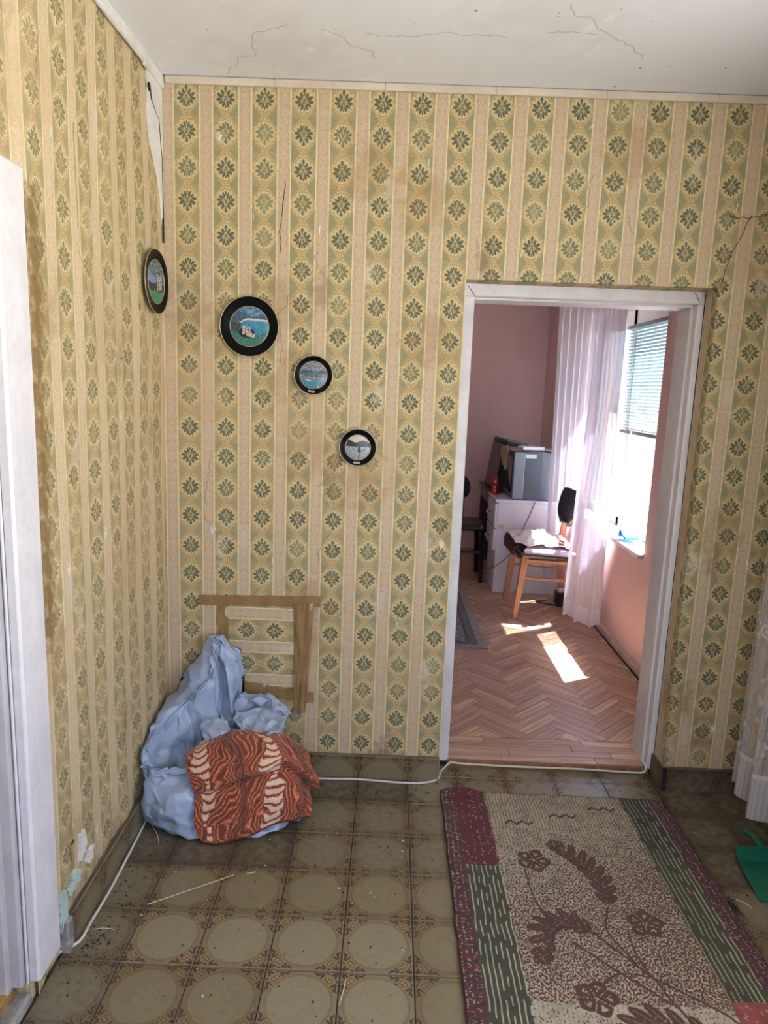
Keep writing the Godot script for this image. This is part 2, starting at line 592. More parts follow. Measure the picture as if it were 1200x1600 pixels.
func rug_print() -> Image:
	var w := 620
	var h := 1000
	var f := noise(77, 0.05, 3)
	var sp := noise(78, 0.24, 1)
	var fl := [[0.285, 0.394, 0.0], [0.568, 0.664, 0.3], [0.344, 0.937, 0.1], [0.64, 1.12, 0.2], [0.25, 1.2, 0.5]]
	var dark := Color8(80, 47, 40)
	var stems := []
	for s in [[[0.474, 0.605], [0.446, 0.70], [0.48, 0.80], [0.52, 0.865], [0.67, 0.975], [0.74, 1.08]], [[0.404, 0.713], [0.46, 0.79], [0.52, 0.865]], [[0.248, 0.435], [0.252, 0.56], [0.275, 0.66]], [[0.508, 0.70], [0.50, 0.78], [0.52, 0.865]], [[0.37, 0.90], [0.43, 0.858], [0.52, 0.865]], [[0.52, 0.865], [0.56, 0.98], [0.63, 1.08]], [[0.33, 0.75], [0.42, 0.84], [0.54, 0.95]]]:
		var p := []
		for q in s:
			p.append(Vector3(q[0], q[1], 0))
		stems.append(smooth(p, 10))
	var leafs := []      # feathered leaves: blades either side of a bent rib
	for s in [[[0.474, 0.605], [0.484, 0.50], [0.45, 0.39], [0.372, 0.305]], [[0.404, 0.713], [0.34, 0.672], [0.27, 0.70], [0.228, 0.81]], [[0.62, 1.03], [0.50, 1.0], [0.42, 1.03], [0.36, 1.12]]]:
		var p := []
		for q in s:
			p.append(Vector3(q[0], q[1], 0))
		p = smooth(p, 3)
		for i in range(1, p.size()):
			var d: Vector3 = (p[i] - p[i - 1]).normalized()
			var grow := sin(PI * (i + 1.5) / (p.size() + 2.0))
			for sd: float in [-1.0, 1.0]:
				var side := Vector3(-d.y, d.x, 0) * sd
				var dir: Vector3 = (d * 0.8 + side * 0.75).normalized()
				var c: Vector3 = p[i] + dir * 0.026 * grow
				leafs.append([c.x, c.y, 0.042 * grow + 0.006, 0.0165, atan2(dir.y, dir.x)])
	var m := Image.create(w, h, false, Image.FORMAT_L8)       # mask of the printed plant
	var sc := w / 0.86
	for l in leafs:
		var x0 := int((l[0] - 0.05) * sc)
		var y0 := int((l[1] - 0.05) * sc)
		for y in range(maxi(y0, 0), mini(y0 + int(0.1 * sc), h)):
			for x in range(maxi(x0, 0), mini(x0 + int(0.1 * sc), w)):
				if ell(x / sc, y / sc, l[0], l[1], l[2], l[3], l[4]) > 0.12:
					m.set_pixel(x, y, Color.WHITE)
	for l in leafs:
		for k in 24:
			var q := Vector2(l[0] + cos(l[4]) * l[2] * (k / 15.0 - 0.95), l[1] + sin(l[4]) * l[2] * (k / 15.0 - 0.95)) * sc
			m.fill_rect(Rect2i(int(q.x), int(q.y), 2, 1), Color.BLACK)
	for s in stems:
		for i in s.size() - 1:
			for k in 12:
				var q: Vector3 = s[i].lerp(s[i + 1], k / 12.0) * sc
				m.fill_rect(Rect2i(int(q.x) - 2, int(q.y) - 2, 4, 4), Color.WHITE)
	for q in fl:
		var x0 := int((q[0] - 0.06) * sc)
		var y0 := int((q[1] - 0.06) * sc)
		for y in range(maxi(y0, 0), mini(y0 + int(0.12 * sc), h)):
			for x in range(x0, x0 + int(0.12 * sc)):
				var d := Vector2(x / sc - q[0], y / sc - q[1])
				var an := fposmod(d.angle() + q[2] + 0.5, TAU / 5.0) - TAU / 10.0
				var rr := d.length()
				var petal := 0.060 - 0.016 * absf(an) / (TAU / 10.0)
				if rr < petal and not (rr > 0.020 and rr < 0.040 and absf(an) < 0.05 + (rr - 0.018) * 11.0) and rr > 0.007 and absf(an) < TAU / 10.0 - 0.05 * (0.03 / maxf(rr, 0.01)):
					m.set_pixel(x, y, Color.WHITE)
	return paint(w, h, func(ix: int, iy: int):
		var u: float = ix / sc
		var v: float = iy / sc
		var row := int(v * 330.0)
		var weave := 0.5 + 0.5 * sin(u * 1450.0)
		var c: Color
		var r := sp.get_noise_2d(ix, iy)
		var jag := 0.004 * f.get_noise_2d(row * 3.0, 5)
		if u < 0.05 + jag:
			c = Color8(96, 44, 48)
			if (fposmod(u, 0.017) < 0.0045 and hash(row * 31 + int(u * 60)) % 3 == 0) or hash(ix / 4 * 7919 + row) % 19 == 0:
				c = Color8(176, 160, 140)
			elif hash(row + int(u * 60) * 77) % 4 == 0:
				c = Color8(60, 50, 46)
		elif u < 0.167 + jag or (u > 0.692 + jag and u < 0.806 + jag):
			var right := u > 0.5
			if (not right and v < 0.43) or (right and v > 0.93):
				c = Color8(100, 36, 44) if not right else Color8(150, 74, 72)
				if hash(ix / 5 * 977 + row / 2) % 47 == 0 or (fposmod(u, 0.023) < 0.003 and hash(row / 2 * 5 + int(u * 44)) % 4 == 0):
					c = Color8(186, 150, 140)
			else:
				c = Color8(66, 72, 54) if v > 0.30 else Color8(50, 52, 46)
				if fposmod(u + 0.004, 0.0152) < 0.0034 and hash((row + int(u / 0.0152) * 4) / 10 * 13 + int(u / 0.0152) * 7) % 5 != 0:
					c = Color8(186, 184, 152)
				elif hash(row * 3 + int(u / 0.019) * 101) % 9 == 0:
					c = Color8(104, 52, 48)
		elif u > 0.806 + jag:
			c = Color8(84, 42, 50)
			if hash(ix / 4 * 7919 + row) % 17 == 0 or (fposmod(u, 0.019) < 0.004 and hash(row + int(u * 53) * 17) % 3 == 0):
				c = Color8(170, 140, 140)
		else:
			var beige := Color8(190, 180, 158).lerp(Color8(142, 128, 106), smoothstep(0.25, 0.9, 0.5 + 0.5 * sin(u * 520.0)) * clampf(1.1 - v * 1.5, 0.25, 1.0))
			c = beige
			var dens := clampf((v - 0.16 - (0.45 - u) * 0.25) * 1.6, 0.0, 0.62) if v < 0.955 else 0.03
			if v < 0.955 and v > 0.3:
				dens += (u - 0.35) * 0.25
			if sp.get_noise_2d(ix * 0.75, iy * 0.55) > 0.60 - dens * 1.0:
				c = Color8(84, 62, 50).lerp(Color8(98, 52, 46), clampf(v * 1.2 - 0.3, 0, 1))
			if v < 0.2:
				for q in [[0.22, 0.175], [0.39, 0.125], [0.55, 0.07]]:
					if absf(v - q[1] - absf(fposmod(u * 1.0 - q[0], 0.042) - 0.021) * 0.9) < 0.006 and u > q[0] and u < q[0] + 0.105:
						c = Color8(70, 52, 44)
		if u > 0.167 and u < 0.8 and m.get_pixel(ix, iy).r > 0.5:
			c = dark.lerp(Color8(108, 68, 56), clampf(0.3 + r * 0.6, 0, 0.7))
		c = c.darkened(0.07 + 0.16 * clampf(0.3 + f.get_noise_2d(ix * 0.4, iy * 0.4), 0, 1))
		if sin(iy * 2.1) > 0.5:
			c = c.darkened(0.10)
		return c)

func cloth_print() -> Image:      # nested leaf outlines in rust and cream
	var f := noise(91, 0.012, 2)
	var g := noise(92, 0.3, 2)
	return paint(384, 384, func(ix: int, iy: int):
		var nz := f.get_noise_2d(ix, iy)
		var x: float = fposmod(ix / 192.0 + nz * 0.12, 1.0) - 0.5
		var y: float = fposmod(iy / 192.0 + (0.5 if int(floor(ix / 192.0 + nz * 0.12)) % 2 else 0.0), 1.0) - 0.5
		var d := absf(x) * 2.0 + absf(y) * (0.75 + 0.35 * sin(y * 3.0)) - 0.25 * (1.0 - absf(x) * 2.0) * cos(y * TAU)
		var fine := g.get_noise_2d(ix, iy)
		var ring := sin((absf(x) * absf(x) * 3.0 + y * 1.3) * 46.0 + fine)
		var c := Color8(150, 66, 38)
		if absf(x) < 0.17 * cos(y * 2.9):
			c = Color8(222, 190, 160)
			if ring > 0.55:
				c = Color8(140, 44, 32)
		elif absf(x) < 0.42:
			var r2 := sin(d * 44.0 + fine * 1.5)
			c = Color8(158, 70, 40) if r2 > -0.1 else Color8(112, 48, 32)
			if r2 > 0.88:
				c = Color8(216, 150, 110)
		else:
			c = Color8(94, 50, 36)
			if sin(d * 40.0) > 0.3:
				c = Color8(140, 74, 50)
		if fine > 0.3:
			c = c.lightened(0.12)
		elif fine < -0.3:
			c = c.darkened(0.2)
		return c)

func lace_print(w: int, h: int, base: float, rose: float, sd: int) -> Image:     # sheer net with woven blossoms and a closer hem
	var f := noise(sd, 0.06, 2)
	rng.seed = sd
	var spots := []
	for k in 46:
		spots.append([rng.randf(), 0.30 + 0.62 * sqrt(rng.randf()), rng.randf_range(0.018, 0.034)])
	return paint(w, h, func(ix: int, iy: int):
		var u: float = ix / float(w)
		var v: float = iy / float(h)
		var a := base + 0.06 * sin(ix * 2.4) + 0.10 * f.get_noise_2d(ix * 2.0, iy * 0.3)
		for s in spots:
			var dx: float = (u - s[0]) * w / float(h)
			var dy: float = v - s[1]
			if absf(dx) < 0.05 and absf(dy) < 0.05:
				var r: float = Vector2(dx, dy).length() / s[2]
				if r < 1.0 - 0.3 * absf(sin(atan2(dy, dx) * 2.5)):
					a = maxf(a, rose * (0.75 + 0.25 * sin(r * 16.0)))
		if v > 0.925:
			a = base + 0.24 + 0.08 * sin(ix * 1.6)
		if absf(v - 0.925) < 0.004:
			a = base + 0.42
		return Color(0.95, 0.95, 0.96, clampf(a, 0, 1)), true)

func plate_picture(kind: int) -> Image:
	var f := noise(200 + kind, 0.05, 4)
	var g := noise(210 + kind, 0.16, 3)
	var blob := func(x, y, cx, cy, rx, ry): return ell(x, y, cx, cy, rx, ry) > 0.0
	return paint(144, 144, func(ix: int, iy: int):
		var x: float = (ix - 72) / 72.0
		var y: float = (iy - 72) / 72.0
		var nz := f.get_noise_2d(ix, iy)
		var gz := g.get_noise_2d(ix, iy)
		var c := Color.BLACK
		if kind == 0:          # white tower on a green bank under a stormy sky
			c = Color8(70, 92, 100).lerp(Color8(130, 150, 160), clampf(0.5 + nz * 1.6, 0, 1))
			if y > -0.25 + 0.1 * nz and x < 0.1:
				c = Color8(110, 130, 176)
			if y > 0.05 + 0.15 * nz:
				c = Color8(48, 40, 62)
			if blob.call(x, y, -0.55, -0.05, 0.4, 0.18):
				c = Color8(120, 150, 200)
			if (absf(x - 0.08) < 0.09 and y > -0.35 and y < 0.4) or (absf(x - 0.42) < 0.2 and y > -0.3 and y < 0.35 and gz > -0.2):
				c = Color8(214, 200, 196) if gz > -0.15 else Color8(60, 50, 56)
			if y > 0.42 + 0.1 * nz:
				c = Color8(36, 120, 72).lerp(Color8(110, 176, 130), clampf(0.4 + gz * 1.5, 0, 1))
		elif kind == 1:        # bay with a pale shore and houses on a rock
			c = Color8(64, 104, 140).lerp(Color8(120, 160, 190), clampf(0.5 + nz * 1.5, 0, 1))
			if y > -0.62 + 0.12 * sin(x * 4.0 + 1.0):
				c = Color8(44, 72, 100).lerp(Color8(130, 150, 170), clampf(0.25 + gz, 0, 1))
			var shore := -0.42 + 0.7 * maxf(0.0, -x - 0.05) * maxf(0.0, -x - 0.05) * 1.6
			if y > shore:
				c = Color8(206, 206, 206) if y < shore + 0.1 else Color8(42, 128, 172).lerp(Color8(70, 150, 180), 0.5 + nz)
				if absf(sin(y * 26.0 + nz * 4.0)) < 0.10 and y < 0.0 and y > shore + 0.1:
					c = Color8(190, 214, 226)
			if x + y * 0.3 < -0.45 and y > -0.15:
				c = Color8(40, 60, 62).lerp(Color8(150, 150, 150), clampf(gz * 1.4, 0, 1))
			if y > 0.42 + 0.1 * nz - 0.2 * absf(x + 0.1):
				c = Color8(34, 96, 92).lerp(Color8(88, 160, 140), clampf(0.4 + gz * 1.4, 0, 1))
			if blob.call(x, y, -0.12, 0.32, 0.42, 0.26):
				c = Color8(40, 30, 34)
			for q in [[-0.28, 0.2, 0.07, 0.22], [-0.06, 0.2, 0.13, 0.16], [0.0, 0.38, 0.14, 0.13], [0.22, 0.42, 0.1, 0.1]]:
				if absf(x - q[0]) < q[2] and absf(y - q[1]) < q[3] and gz > -0.3:
					c = Color8(222, 196, 190)
			if absf(x + 0.06) < 0.05 and absf(y - 0.17) < 0.05:
				c = Color8(40, 24, 34)
		elif kind == 2:        # harbour under layered hills, small boat
			c = Color8(158, 164, 170).lerp(Color8(106, 112, 120), clampf(0.5 + sin(y * 17.0 + nz * 5.0) * 0.5, 0, 1))
			if y > -0.3:
				c = Color8(120, 142, 154).lerp(Color8(60, 80, 92), clampf(0.5 + sin(y * 14.0 + x * 3.0 + nz * 6.0) * 0.5, 0, 1))
			if y > 0.1:
				c = Color8(206, 206, 200) if gz > 0.05 else Color8(60, 66, 76)
			if y > 0.3:
				c = Color8(48, 124, 160).lerp(Color8(110, 160, 180), clampf(0.4 + gz * 1.2, 0, 1))
			if blob.call(x, y, 0.68, -0.32, 0.34, 0.13):
				c = Color8(40, 46, 50)
			if blob.call(x, y, -0.35, 0.42, 0.24, 0.05) or blob.call(x, y, 0.45, 0.8, 0.12, 0.06):
				c = Color8(214, 190, 180)
		else:                  # sailing boat before a dark headland at dusk
			c = Color8(226, 204, 178).lerp(Color8(216, 190, 166), -y)
			if y > -0.5 + 0.10 * sin(x * 5.0 + 2.6):
				c = Color8(28, 46, 60)
			if y > -0.06:
				c = Color8(150, 158, 168).lerp(Color8(206, 206, 206), clampf(0.5 + gz * 1.2 + x * 0.3, 0, 1))
				if sin(y * 40.0 + nz * 9.0) > 0.8:
					c = Color8(96, 110, 124)
			if y < 0.2 and y > -0.65 and x - 0.13 > -(y + 0.65) * 0.14 and x - 0.13 < (y + 0.65) * 0.13:
				c = Color8(30, 56, 78)
			if blob.call(x, y, 0.14, 0.28, 0.17, 0.08) or blob.call(x, y, 0.1, 0.05, 0.1, 0.12):
				c = Color8(22, 26, 38)
			if absf(x - 0.12) < 0.06 and y > 0.36 and gz > -0.1:
				c = Color8(70, 96, 116)
		return c.darkened(0.1))

# ------------------------------------------------------------------ the setting
func back_uv(p: Vector3, ax: int) -> Vector2:
	var u := p.x
	if ax == 0:
		u += 0.015 - p.z
	return Vector2((u + 0.9635) / (17.0 * PER), (2.586 - p.y + (p.z - 0.015 if ax == 1 else 0.0)) / (24.0 * HALF))

func left_uv(p: Vector3, ax: int) -> Vector2:
	return Vector2((p.z + (p.x + 0.85 if ax == 2 else 0.0) - 0.105 + 0.5 * PER) / (10.0 * PER), (2.60 - p.y) / (24.0 * HALF))

func plain_uv(p: Vector3, ax: int) -> Vector2:
	return Vector2(p.z, -p.y) if ax == 0 else (Vector2(p.x, p.z) if ax == 1 else Vector2(p.x, -p.y))

func slab(m: MB, lo: Vector3, hi: Vector3, uv: Callable) -> MB:
	for ax in 3:
		var u := (ax + 1) % 3
		var w := (ax + 2) % 3
		for s in 2:
			var c := []
			for q in [[0, 0], [1, 0], [1, 1], [0, 1]]:
				var p := Vector3.ZERO
				p[ax] = hi[ax] if s else lo[ax]
				p[u] = hi[u] if q[0] else lo[u]
				p[w] = hi[w] if q[1] else lo[w]
				c.append(p)
			var o := Vector3.ZERO
			o[ax] = 1.0 if s else -1.0
			m.quad(c[0], c[1], c[2], c[3], o, uv.call(c[0], ax), uv.call(c[1], ax), uv.call(c[2], ax), uv.call(c[3], ax))
	return m

func V(x: float, y: float, z: float) -> Vector3:
	return Vector3(x, y, z)

func rot(x: float, y: float, z: float, at := Vector3.ZERO) -> Transform3D:
	return Transform3D(Basis.from_euler(Vector3(deg_to_rad(x), deg_to_rad(y), deg_to_rad(z))), at)

func _ready() -> void:
	rng.seed = 20240611
	# camera
	var cam := Camera3D.new()
	cam.name = "camera"
	cam.fov = rad_to_deg(2.0 * atan(800.0 / 1098.786))
	cam.near = 0.05
	cam.transform = Transform3D(Basis(Vector3.UP, 0.0072974) * Basis(Vector3.RIGHT, -0.175562) * Basis(Vector3.BACK, 0.0381135), V(0, 1.5624, 2.6549))
	add_child(cam)
	cam.current = true
	# sky, exposure
	var env := Environment.new()
	env.tonemap_mode = Environment.TONE_MAPPER_LINEAR
	env.tonemap_exposure = 1.0
	env.background_mode = Environment.BG_SKY
	env.background_energy_multiplier = 3.8
	env.sdfgi_enabled = true
	env.ssao_enabled = true
	env.ssil_enabled = true
	var sky := Sky.new()
	var sm := ProceduralSkyMaterial.new()
	sm.sky_top_color = Color(0.36, 0.60, 0.95)
	sm.sky_horizon_color = Color(0.86, 0.92, 0.97)
	sm.ground_horizon_color = Color(0.80, 0.83, 0.82)
	sm.ground_bottom_color = Color(0.45, 0.45, 0.40)
	sky.sky_material = sm
	env.sky = sky
	var we := WorldEnvironment.new()
	we.name = "environment"
	we.environment = env
	add_child(we)
	# sun: high, through the window of the pink room
	var sun := DirectionalLight3D.new()
	sun.name = "sun"
	sun.light_energy = 40.0
	sun.light_color = Color(1.0, 0.97, 0.93)
	sun.light_angular_distance = 0.5
	sun.shadow_enabled = true
	add_child(sun)
	sun.look_at_from_position(V(1, 2.4, -0.566), Vector3.ZERO)
	# daylight in the openings: the hall window (right), the rear window
	for a in [[V(1.47, 1.36, 1.95), V(-1, 0.3, 0), Vector2(1.5, 1.55), 2.8, Color(0.95, 0.96, 1.0)], [V(0.25, 1.45, 3.36), V(0, 0.1, -1), Vector2(1.2, 1.3), 1.35, Color(0.95, 0.96, 1.0)]]:
		var l := AreaLight3D.new()
		l.name = "window_daylight"
		l.area_size = a[2]
		l.light_energy = a[3]
		l.light_color = a[4]
		l.area_range = 12.0
		l.shadow_enabled = true
		add_child(l, true)
		l.look_at_from_position(a[0], a[0] + a[1])
	build_materials()
	build_hall()
	build_floor()
	build_doorway()
	build_pink_room()
	build_hall_things()
	build_pink_things()

var paper_back: StandardMaterial3D
var paper_left: StandardMaterial3D
var white_paint: StandardMaterial3D
var pink: StandardMaterial3D
var wood_tones: Array[StandardMaterial3D] = []
var tile_mats: Array[StandardMaterial3D] = []

func build_materials() -> void:
	paper_back = mat("paper_back", Color.WHITE, 0.72, {"albedo_texture": tex(wallpaper(17, false, 11))})
	paper_left = mat("paper_left", Color.WHITE, 0.72, {"albedo_texture": tex(wallpaper(10, true, 41))})
	white_paint = mottled("white_paint", Color8(226, 222, 224), Color8(206, 202, 204), 0.45, 1.4, 1.0, {}, 3)
	pink = mottled("pink_wall", Color8(224, 194, 194), Color8(216, 184, 184), 0.7, 0.7, 1.0, {}, 8)
	for k in 5:
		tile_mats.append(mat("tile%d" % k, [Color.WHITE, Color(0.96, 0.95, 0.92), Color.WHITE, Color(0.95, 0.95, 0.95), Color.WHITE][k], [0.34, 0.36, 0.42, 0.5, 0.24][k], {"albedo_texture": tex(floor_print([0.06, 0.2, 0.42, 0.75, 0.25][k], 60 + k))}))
	# wood grain along u
	var f := noise(31, 0.02, 4)
	for k in 5:
		var a: Color = [Color8(216, 180, 156), Color8(204, 164, 140), Color8(224, 188, 156), Color8(194, 158, 138), Color8(214, 176, 158)][k]
		var im := paint(128, 96, func(x: int, y: int):
			var g: float = f.get_noise_3d(x * 0.35, y * 4.0, k * 50.0) + 0.5 * f.get_noise_3d(x * 1.2, y * 14.0, k * 90.0)
			return a.lerp(a.darkened(0.26), clampf(0.4 + g * 0.9, 0, 1)))
		wood_tones.append(mat("parquet%d" % k, Color.WHITE, 0.27, {"albedo_texture": tex(im)}))

func ceiling_image() -> Image:
	var im := Image.create(1024, 1024, false, Image.FORMAT_RGBA8)
	im.fill(Color8(230, 231, 236))
	var dirt := soft_blot(256, Color8(212, 208, 204), 0.35, 301)
	var flake := soft_blot(28, Color8(240, 239, 237), 0.9, 302, 2.0)
	for k in 24:
		im.blend_rect(dirt, Rect2i(0, 0, 256, 256), Vector2i(rng.randi_range(-100, 1000), rng.randi_range(-100, 1000)))
	for k in 60:
		im.blend_rect(flake, Rect2i(0, 0, 28, 28), Vector2i(rng.randi_range(0, 1000), rng.randi_range(0, 1000)))
		var x := rng.randi_range(0, 1000)
		var y := rng.randi_range(0, 1000)
		im.fill_rect(Rect2i(x, y, rng.randi_range(1, 3), rng.randi_range(1, 3)), Color8(130, 122, 112))
	for k in 26:
		scribble(im, rng.randi_range(0, 1023), rng.randi_range(0, 1023), rng.randf_range(-0.7, 0.7), rng.randi_range(60, 220), Color(0.55, 0.53, 0.5, 0.6), 0.4)
	im.convert(Image.FORMAT_RGB8)
	return im

func build_hall() -> void:
	var plaster := mottled("bare_plaster", Color8(228, 226, 222), Color8(206, 202, 196), 0.9, 2.0, 1.0, {}, 14)
	var black := mat("crack_dark", Color8(26, 22, 20), 0.95)
	# back wall with the doorway cut through it
	var m := MB.new()
	slab(m, V(-1.15, -0.1, -0.25), V(0.245, 2.75, 0.015), back_uv)
	slab(m, V(1.15, -0.1, -0.25), V(1.65, 2.75, 0.015), back_uv)
	slab(m, V(0.245, 1.956, -0.25), V(1.15, 2.75, 0.015), back_uv)
	var wb := struct("wall_back", m, paper_back, "back wall with faded green medallion and beige stripe wallpaper around the doorway", "wall")
	# cracks beside and above the door
	for c in [[V(1.235, 2.20, 0.016), V(1.18, 2.195, 0.016), V(1.15, 2.21, 0.016)], [V(1.235, 2.20, 0.016), V(1.20, 2.12, 0.016), V(1.165, 2.03, 0.016), V(1.16, 1.96, 0.016)], [V(-0.41, 2.27, 0.016), V(-0.42, 2.2, 0.016), V(-0.43, 2.1, 0.016), V(-0.425, 2.02, 0.016)], [V(1.40, 2.24, 0.016), V(1.30, 2.215, 0.016), V(1.235, 2.2, 0.016)]]:
		var pts := []
		for k in 14:
			var q: float = k / 13.0 * (c.size() - 1)
			var i := mini(int(q), c.size() - 2)
			pts.append(c[i].lerp(c[i + 1], q - i) + V(rng.randf_range(-0.004, 0.004), rng.randf_range(-0.004, 0.004), 0))
		obj("crack", MB.new().tube(pts, 0.0011, 4), black, wb)
	# left wall: the papered sheet bulges a little in front of the masonry
	m = MB.new()
	slab(m, V(-1.15, -0.1, 0.0), V(-0.858, 2.75, 1.125), left_uv)
	slab(m, V(-1.15, 1.98, 1.125), V(-0.858, 2.75, 2.05), left_uv)
	slab(m, V(-1.15, -0.1, 2.05), V(-0.858, 2.75, 3.6), left_uv)
	var wl := struct("wall_left", m, paper_left, "left wall with yellowed striped wallpaper, rumpled and torn open at the corner", "wall")
	var bulge := noise(51, 1.6, 2)
	var rows := []
	var hh := 44
	for i in hh + 1:
		var row := PackedVector3Array()
		var y := 2.592 * (1.0 - i / float(hh))
		for j in 37:
			var z := j / 36.0 * 1.10
			var w := bulge.get_noise_2d(z * 3.0, y * 0.55) * 0.007 + bulge.get_noise_2d(z * 14.0 + 20.0, y * 0.9) * 0.0025
			if z > 0.9:
				w += 0.006 * sin((z - 0.9) * 40.0)
			row.append(V(-0.851 + w - (0.004 if z < 0.01 else 0.0), y, 0.012 + z))
		rows.append(row)
	m = MB.new().grid(rows, true)
	for k in m.v.size():
		m.t[k] = left_uv(m.v[k], 0)
	obj("paper_sheet", m, paper_left, wl)
	# torn wedge of plaster in the corner, and the crack along it
	var zy := func(a: Array) -> PackedVector2Array:
		var o := PackedVector2Array()
		for q in a:
			o.append(Vector2(q[1], q[0]))
		return o
	var side := Transform3D(Basis(V(0, 0, 1), V(0, 1, 0), V(-1, 0, 0)), V(-0.8425, 0, 0))
	obj("bare_plaster", MB.new().prism(side, zy.call([[2.575, 0.155], [2.51, 0.142], [2.44, 0.148], [2.353, 0.134], [2.31, 0.105], [2.257, 0.068], [2.20, 0.045], [2.10, 0.02], [2.17, 0.016], [2.575, 0.016]]), 0.0, 0.012), plaster, wl)
	var cl := [[2.519, 0.147, 7.0], [2.472, 0.128, 6.0], [2.45, 0.09, 3.0], [2.438, 0.055, 2.5], [2.363, 0.04, 2.0], [2.318, 0.028, 2.0], [2.222, 0.026, 2.0], [2.102, 0.022, 3.0], [2.04, 0.022, 1.0]]
	var poly := PackedVector2Array()
	for q in cl:
		poly.append(Vector2(q[1] + q[2] * 0.001, q[0] + rng.randf_range(-0.004, 0.004)))
	for k in range(cl.size() - 1, -1, -1):
		poly.append(Vector2(cl[k][1] - cl[k][2] * 0.001, cl[k][0]))
	obj("crack", MB.new().prism(side, poly, -0.0012, 0.004), black, wl)
	poly = PackedVector2Array()      # the paper has come away from the door casing
	var back := []
	for k in 40:
		var y := 2.01 - k / 39.0 * 1.96
		var wd := (0.010 if y > 1.85 else 0.0045) * (0.5 + absf(bulge.get_noise_1d(y * 8.0)) * 1.6)
		poly.append(Vector2(1.008 - wd, y))
		back.append(Vector2(1.012, y))
	back.reverse()
	poly.append_array(PackedVector2Array(back))
	obj("crack", MB.new().prism(side, poly, -0.0015, 0.006), black, wl)
	for q in [[Vector2(0.975, 0.135), 0.034, 0.062, "turquoise", 7], [Vector2(0.905, 0.165), 0.05, 0.03, "turquoise", 12], [Vector2(0.845, 0.235), 0.024, 0.05, "plaster", 21], [Vector2(0.80, 0.17), 0.03, 0.022, "plaster", 33]]:
		poly = PackedVector2Array()
		for k in 26:
			var an := TAU * k / 26.0
			var rr := 0.75 + 0.7 * bulge.get_noise_2d(cos(an) * 1.3 + q[4] * 9.0, sin(an) * 1.3)
			poly.append(q[0] + Vector2(cos(an) * q[1], sin(an) * q[2]) * rr)
		obj("bare_plaster", MB.new().prism(side, poly, -0.004, 0.008), plaster if q[3] == "plaster" else mottled("turquoise_plaster", Color8(170, 200, 196), Color8(196, 202, 192), 0.9, 3.0, 1.0, {}, 15), wl)
	# right wall with the window opening behind the viewer
	m = MB.new()
	slab(m, V(1.45, -0.1, 0.0), V(1.65, 2.75, 1.15), back_uv)
	slab(m, V(1.45, -0.1, 2.75), V(1.65, 2.75, 3.6), back_uv)
	slab(m, V(1.45, -0.1, 1.15), V(1.65, 0.55, 2.75), back_uv)
	slab(m, V(1.45, 2.2, 1.15), V(1.65, 2.75, 2.75), back_uv)
	struct("wall_right", m, paper_back, "right wall with striped medallion wallpaper, mostly behind the sheer curtain", "wall")
	# rear wall with a window, behind the viewer
	m = MB.new()
	slab(m, V(-1.15, -0.1, 3.4), V(-0.4, 2.75, 3.6), back_uv)
	slab(m, V(0.9, -0.1, 3.4), V(1.65, 2.75, 3.6), back_uv)
	slab(m, V(-0.4, -0.1, 3.4), V(0.9, 0.8, 3.6), back_uv)
	slab(m, V(-0.4, 2.15, 3.4), V(0.9, 2.75, 3.6), back_uv)
	struct("wall_rear", m, paper_back, "papered rear wall of the hall with its window opening", "wall")
	m = MB.new()
	slab(m, V(-1.15, 2.592, -0.1), V(1.65, 2.75, 3.6), func(p, ax): return Vector2((p.x + 1.0) / 2.6, p.z / 2.6))
	struct("ceiling", m, mat("ceiling_paint", Color.WHITE, 0.8, {"albedo_texture": tex(ceiling_image())}), "white hall ceiling with hairline cracks and flaking paint", "ceiling")
	# strips along the ceiling
	var strip := mottled("cream_strip", Color8(214, 200, 182), Color8(196, 182, 166), 0.7, 2.0, 1.0, {}, 17)
	m = MB.new()
	for k in 6:
		var x0 := -0.83 + k * 0.38
		m.box(rot(0, 0, rng.randf_range(-0.15, 0.15), V(x0 + 0.19, 2.577, 0.0205)), V(0.3795, 0.025, 0.012), 0.002)
	struct("trim_1", m, strip, "narrow cream strip under the ceiling above the back wall wallpaper", "trim")
	m = MB.new()
	for k in 7:
		m.box(rot(rng.randf_range(-0.5, 0.5), 0, 0, V(-0.842, 2.574 + rng.randf_range(-0.003, 0.003), 0.10 + k * 0.2)), V(0.014, 0.036 + rng.randf_range(0, 0.012), 0.2), 0.004)
	struct("trim_2", m, plaster, "chipped white plaster strip under the ceiling along the left wall", "trim")
	m = MB.new()
	m.at(V(-0.84, 2.5895, 0.0), V(1.45, 2.593, 0.019))
	struct("trim_3", m, mat("gap_dark", Color8(84, 74, 78), 0.9), "dark gap between ceiling and the cream strip of the back wall", "trim")

	# left doorway: casing, stepped jamb, threshold, closed door leaf
	var d := struct("door_1", null, null, "white painted wooden door frame at the left edge, doorway beyond it", "door")
	var grey_paint := mottled("grey_jamb", Color8(196, 190, 190), Color8(176, 170, 172), 0.5, 1.6, 1.0, {}, 19)
	m = MB.new()
	m.box(rot(0, 0, 0, V(-0.848, 1.03, 1.069)), V(0.03, 1.96, 0.118), 0.006)
	obj("casing", m, white_paint, d)
	obj("casing", MB.new().box(rot(0, 0, 0, V(-0.848, 1.955, 1.59)), V(0.03, 0.09, 0.915), 0.006), white_paint, d)
	obj("casing", MB.new().box(rot(0, 0, 0, V(-0.848, 1.0, 2.11)), V(0.03, 2.0, 0.118), 0.006), white_paint, d)
	obj("door_stop", MB.new().box(rot(0, 0, 0, V(-0.885, 1.03, 1.137)), V(0.035, 1.96, 0.022), 0.004), grey_paint, d)
	obj("door_stop", MB.new().tube([V(-0.862, 0.05, 1.130), V(-0.862, 1.98, 1.130)], 0.004, 6), white_paint, d)
